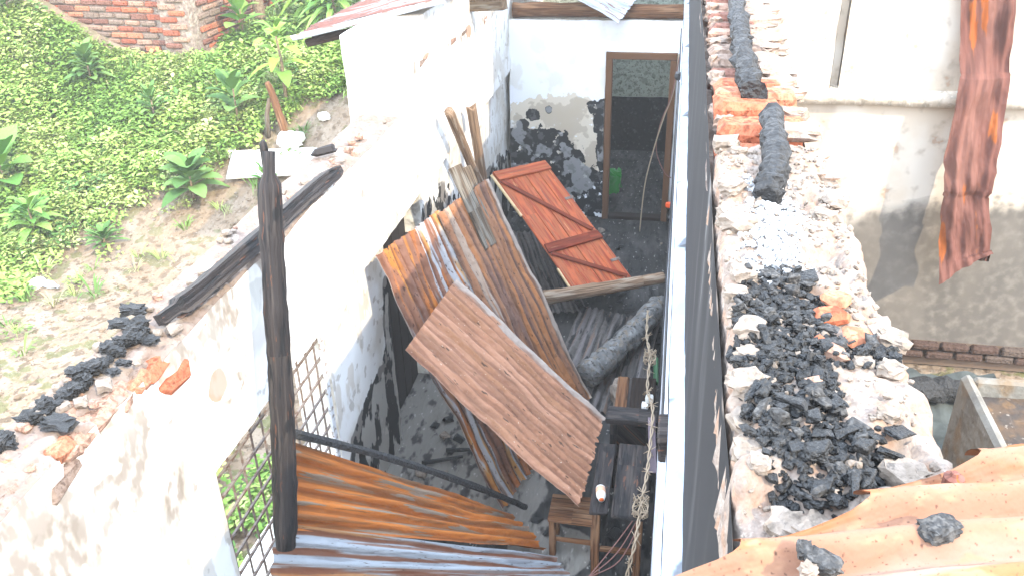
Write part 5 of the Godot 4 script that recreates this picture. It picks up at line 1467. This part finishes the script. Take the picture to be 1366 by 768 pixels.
	for i in 110:
		var z := -rng.randf_range(5.0, 10.2)
		var x := edge_x(z) + rng.randf_range(-0.1, 1.9)
		if x > -3.0:
			continue
		var s := rng.randf_range(0.025, 0.075)
		var pale := i % 3 == 0
		single("path_clod", stone(Vector3(s * 1.2, s * 0.6, s), 160 + i % 10, 0.5, 3), M.lump if pale else M.soil, "small pale stone scattered on the bare path" if pale else "small earth clod scattered on the bare path", "stone" if pale else "clod", "pale stones on the path" if pale else "earth clods on the path", Transform3D(Basis.from_euler(Vector3(0, rng.randf() * TAU, 0)), Vector3(x, terrain(x, z) + s * 0.15, z)))
	# tree and shrubs past the brick walls
	var tr := thing("slender_tree", "slender pale-barked tree trunk rising behind the weeds, upper left", "tree", Vector3(-6.4, 1.7, -12.75))
	var tp := curve([Vector3(0, 0, 0), Vector3(-0.05, 0.8, -0.02), Vector3(-0.14, 1.8, 0.05), Vector3(-0.1, 3.2, 0.0), Vector3(0.05, 4.5, 0.1)], 5)
	var rad := []
	for i in tp.size():
		rad.append(0.095 - 0.06 * i / tp.size())
	part(tr, "trunk", tube(tp, rad, 10, 0.15, 20), M.bark)
	var g := G.new()
	rng.seed = 51
	for i in 260:
		var d := Vector3(rng.randfn(), rng.randfn() * 0.7, rng.randfn()) * 0.65
		leaf_into(g, Vector3(0.0, 4.4, 0.1) + d, Vector3(rng.randfn(), rng.randfn() * 0.4 - 0.3, rng.randfn()), Vector3.UP, 0.24, 0.10, 0.3, md[i % 3], 3)
	part(tr, "crown", g.mesh(true), M.leaf)
	for k in 5:
		var b := thing("strap_leaved_shrub", ["strap-leaved yellow-green shrub just right of the slender tree", "strap-leaved shrub left of the roof eave, lower", "strap-leaved shrub behind the roof eave", "dark shrub at the slender tree's left foot", "bright shrub far behind the slender tree"][k], "shrub", [Vector3(-5.73, 1.68, -13.1), Vector3(-5.05, 1.66, -12.4), Vector3(-4.9, 1.7, -13.9), Vector3(-6.9, 1.7, -13.9), Vector3(-5.9, 1.7, -14.6)][k])
		part(b, "leaves", plant_mesh(700 + k, 110, 0.62, 0.09, 0.95, 0.55, yl if k % 2 == 0 else md, 0.85), M.leaf)
		part(b, "stem", tube([Vector3(0, 0, 0), Vector3(0.02, 0.8, 0)], [0.04, 0.02], 6), M.bark)
	for k in 8:
		var at := Vector3(-9.0 + k * 0.95, 1.7, -15.4 - 0.8 * (k % 3))
		var b := thing("background_bush", "dense leafy bush in the thicket beyond the yard", "shrub", at, "bushes in the thicket beyond the yard")
		var gg := G.new()
		rng.seed = 90 + k
		for i in 420:
			var d := Vector3(rng.randfn(), absf(rng.randfn()), rng.randfn()) * 0.55
			leaf_into(gg, d, Vector3(rng.randfn(), rng.randfn() * 0.5, rng.randfn()), Vector3.UP, 0.22, 0.13, 0.3, [dk, md, md, yl][(i + k) % 4][i % 3], 2)
		part(b, "leaves", gg.mesh(true), M.leaf)

# the strip of lean-to roof still standing on the tall stretch of wall
func build_roof_remnant():
	var t := thing("roof_remnant", "remaining strip of rusty corrugated lean-to roof on the tall white wall end", "roof")
	part(t, "roof_sheet", sheet(Vector3(-2.97, 3.00, -6.40), Vector3(-2.97, 2.98, -8.2), Vector3(-1.73, 3.30, -8.2), Vector3(-1.73, 3.29, -6.40), 0.076, 0.010, 20, 0.0, 0.03, 0.02, 51), M.sheet_roof)
	part(t, "roof_sheet", sheet(Vector3(-2.99, 2.985, -8.12), Vector3(-2.97, 2.98, -11.4), Vector3(-1.80, 3.31, -11.4), Vector3(-1.80, 3.315, -8.12), 0.076, 0.010, 20, 0.0, 0.06, 0.02, 52), M.sheet_roof)
	part(t, "edge_flashing", plank_mesh(0.012, 0.045, 1.29, 53), M.sheet_galv, Transform3D(Basis(Vector3(0, 0, 1), Vector3(-0.23, 0.97, 0), Vector3(-0.97, -0.23, 0)), Vector3(-2.35, 3.135, -6.385)))
	part(t, "purlin", plank_mesh(0.07, 0.07, 5.0, 54), M.wood_dark, Transform3D(Basis.IDENTITY, Vector3(-2.80, 2.985, -8.93)))
	part(t, "rafter", plank_mesh(0.06, 0.06, 0.56, 55), M.wood_dark, Transform3D(Basis(Vector3(0, 0, 1), Vector3(-0.23, 0.97, 0), Vector3(-0.97, -0.23, 0)), Vector3(-2.62, 3.0, -6.47)))

# ------------------------------------------------------------------
func _ready():
	# camera
	var cam := Camera3D.new()
	cam.transform = Transform3D(Basis(Vector3(0.983, -0.024, -0.182), Vector3(-0.066, 0.880, -0.470), Vector3(0.171, 0.474, 0.864)).orthonormalized(), Vector3(0, 4.4, 0))
	cam.fov = 37.24
	cam.near = 0.05
	cam.far = 900.0
	add_child(cam)
	cam.current = true
	# sky and exposure
	var env := Environment.new()
	env.background_mode = Environment.BG_SKY
	var sky := Sky.new()
	var sm := ProceduralSkyMaterial.new()
	sm.sky_top_color = Color(0.66, 0.715, 0.79)
	sm.sky_horizon_color = Color(0.90, 0.89, 0.87)
	sm.ground_bottom_color = Color(0.35, 0.31, 0.27)
	sm.ground_horizon_color = Color(0.62, 0.60, 0.56)
	sm.sky_curve = 0.18
	sm.sky_energy_multiplier = 2.2
	sky.sky_material = sm
	env.sky = sky
	env.tonemap_mode = Environment.TONE_MAPPER_LINEAR
	env.tonemap_exposure = 2.02
	env.sdfgi_enabled = true
	env.ssao_enabled = true
	env.ssil_enabled = true
	env.fog_enabled = true
	env.fog_density = 0.0035
	env.fog_light_color = Color(0.93, 0.92, 0.90)
	var we := WorldEnvironment.new()
	we.environment = env
	add_child(we)
	# sun: from the right and behind, about 39 degrees up
	var sun := DirectionalLight3D.new()
	sun.light_energy = 1.0
	sun.light_color = Color(1.0, 0.93, 0.81)
	sun.light_angular_distance = 0.5
	sun.shadow_enabled = true
	sun.basis = Basis.looking_at(Vector3(-1.0, -1.08, -0.8).normalized(), Vector3.UP)
	add_child(sun)

	nA.seed = 4
	nA.frequency = 0.35
	nA.fractal_octaves = 4
	nB.seed = 9
	nB.frequency = 0.5
	nB.fractal_octaves = 3
	make_materials()
	build_ground()
	build_outer_wall()
	build_back_wall()
	build_right_wall()
	build_right_side()
	build_roof_remnant()
	build_yard()
	build_debris()
	build_charcoal()
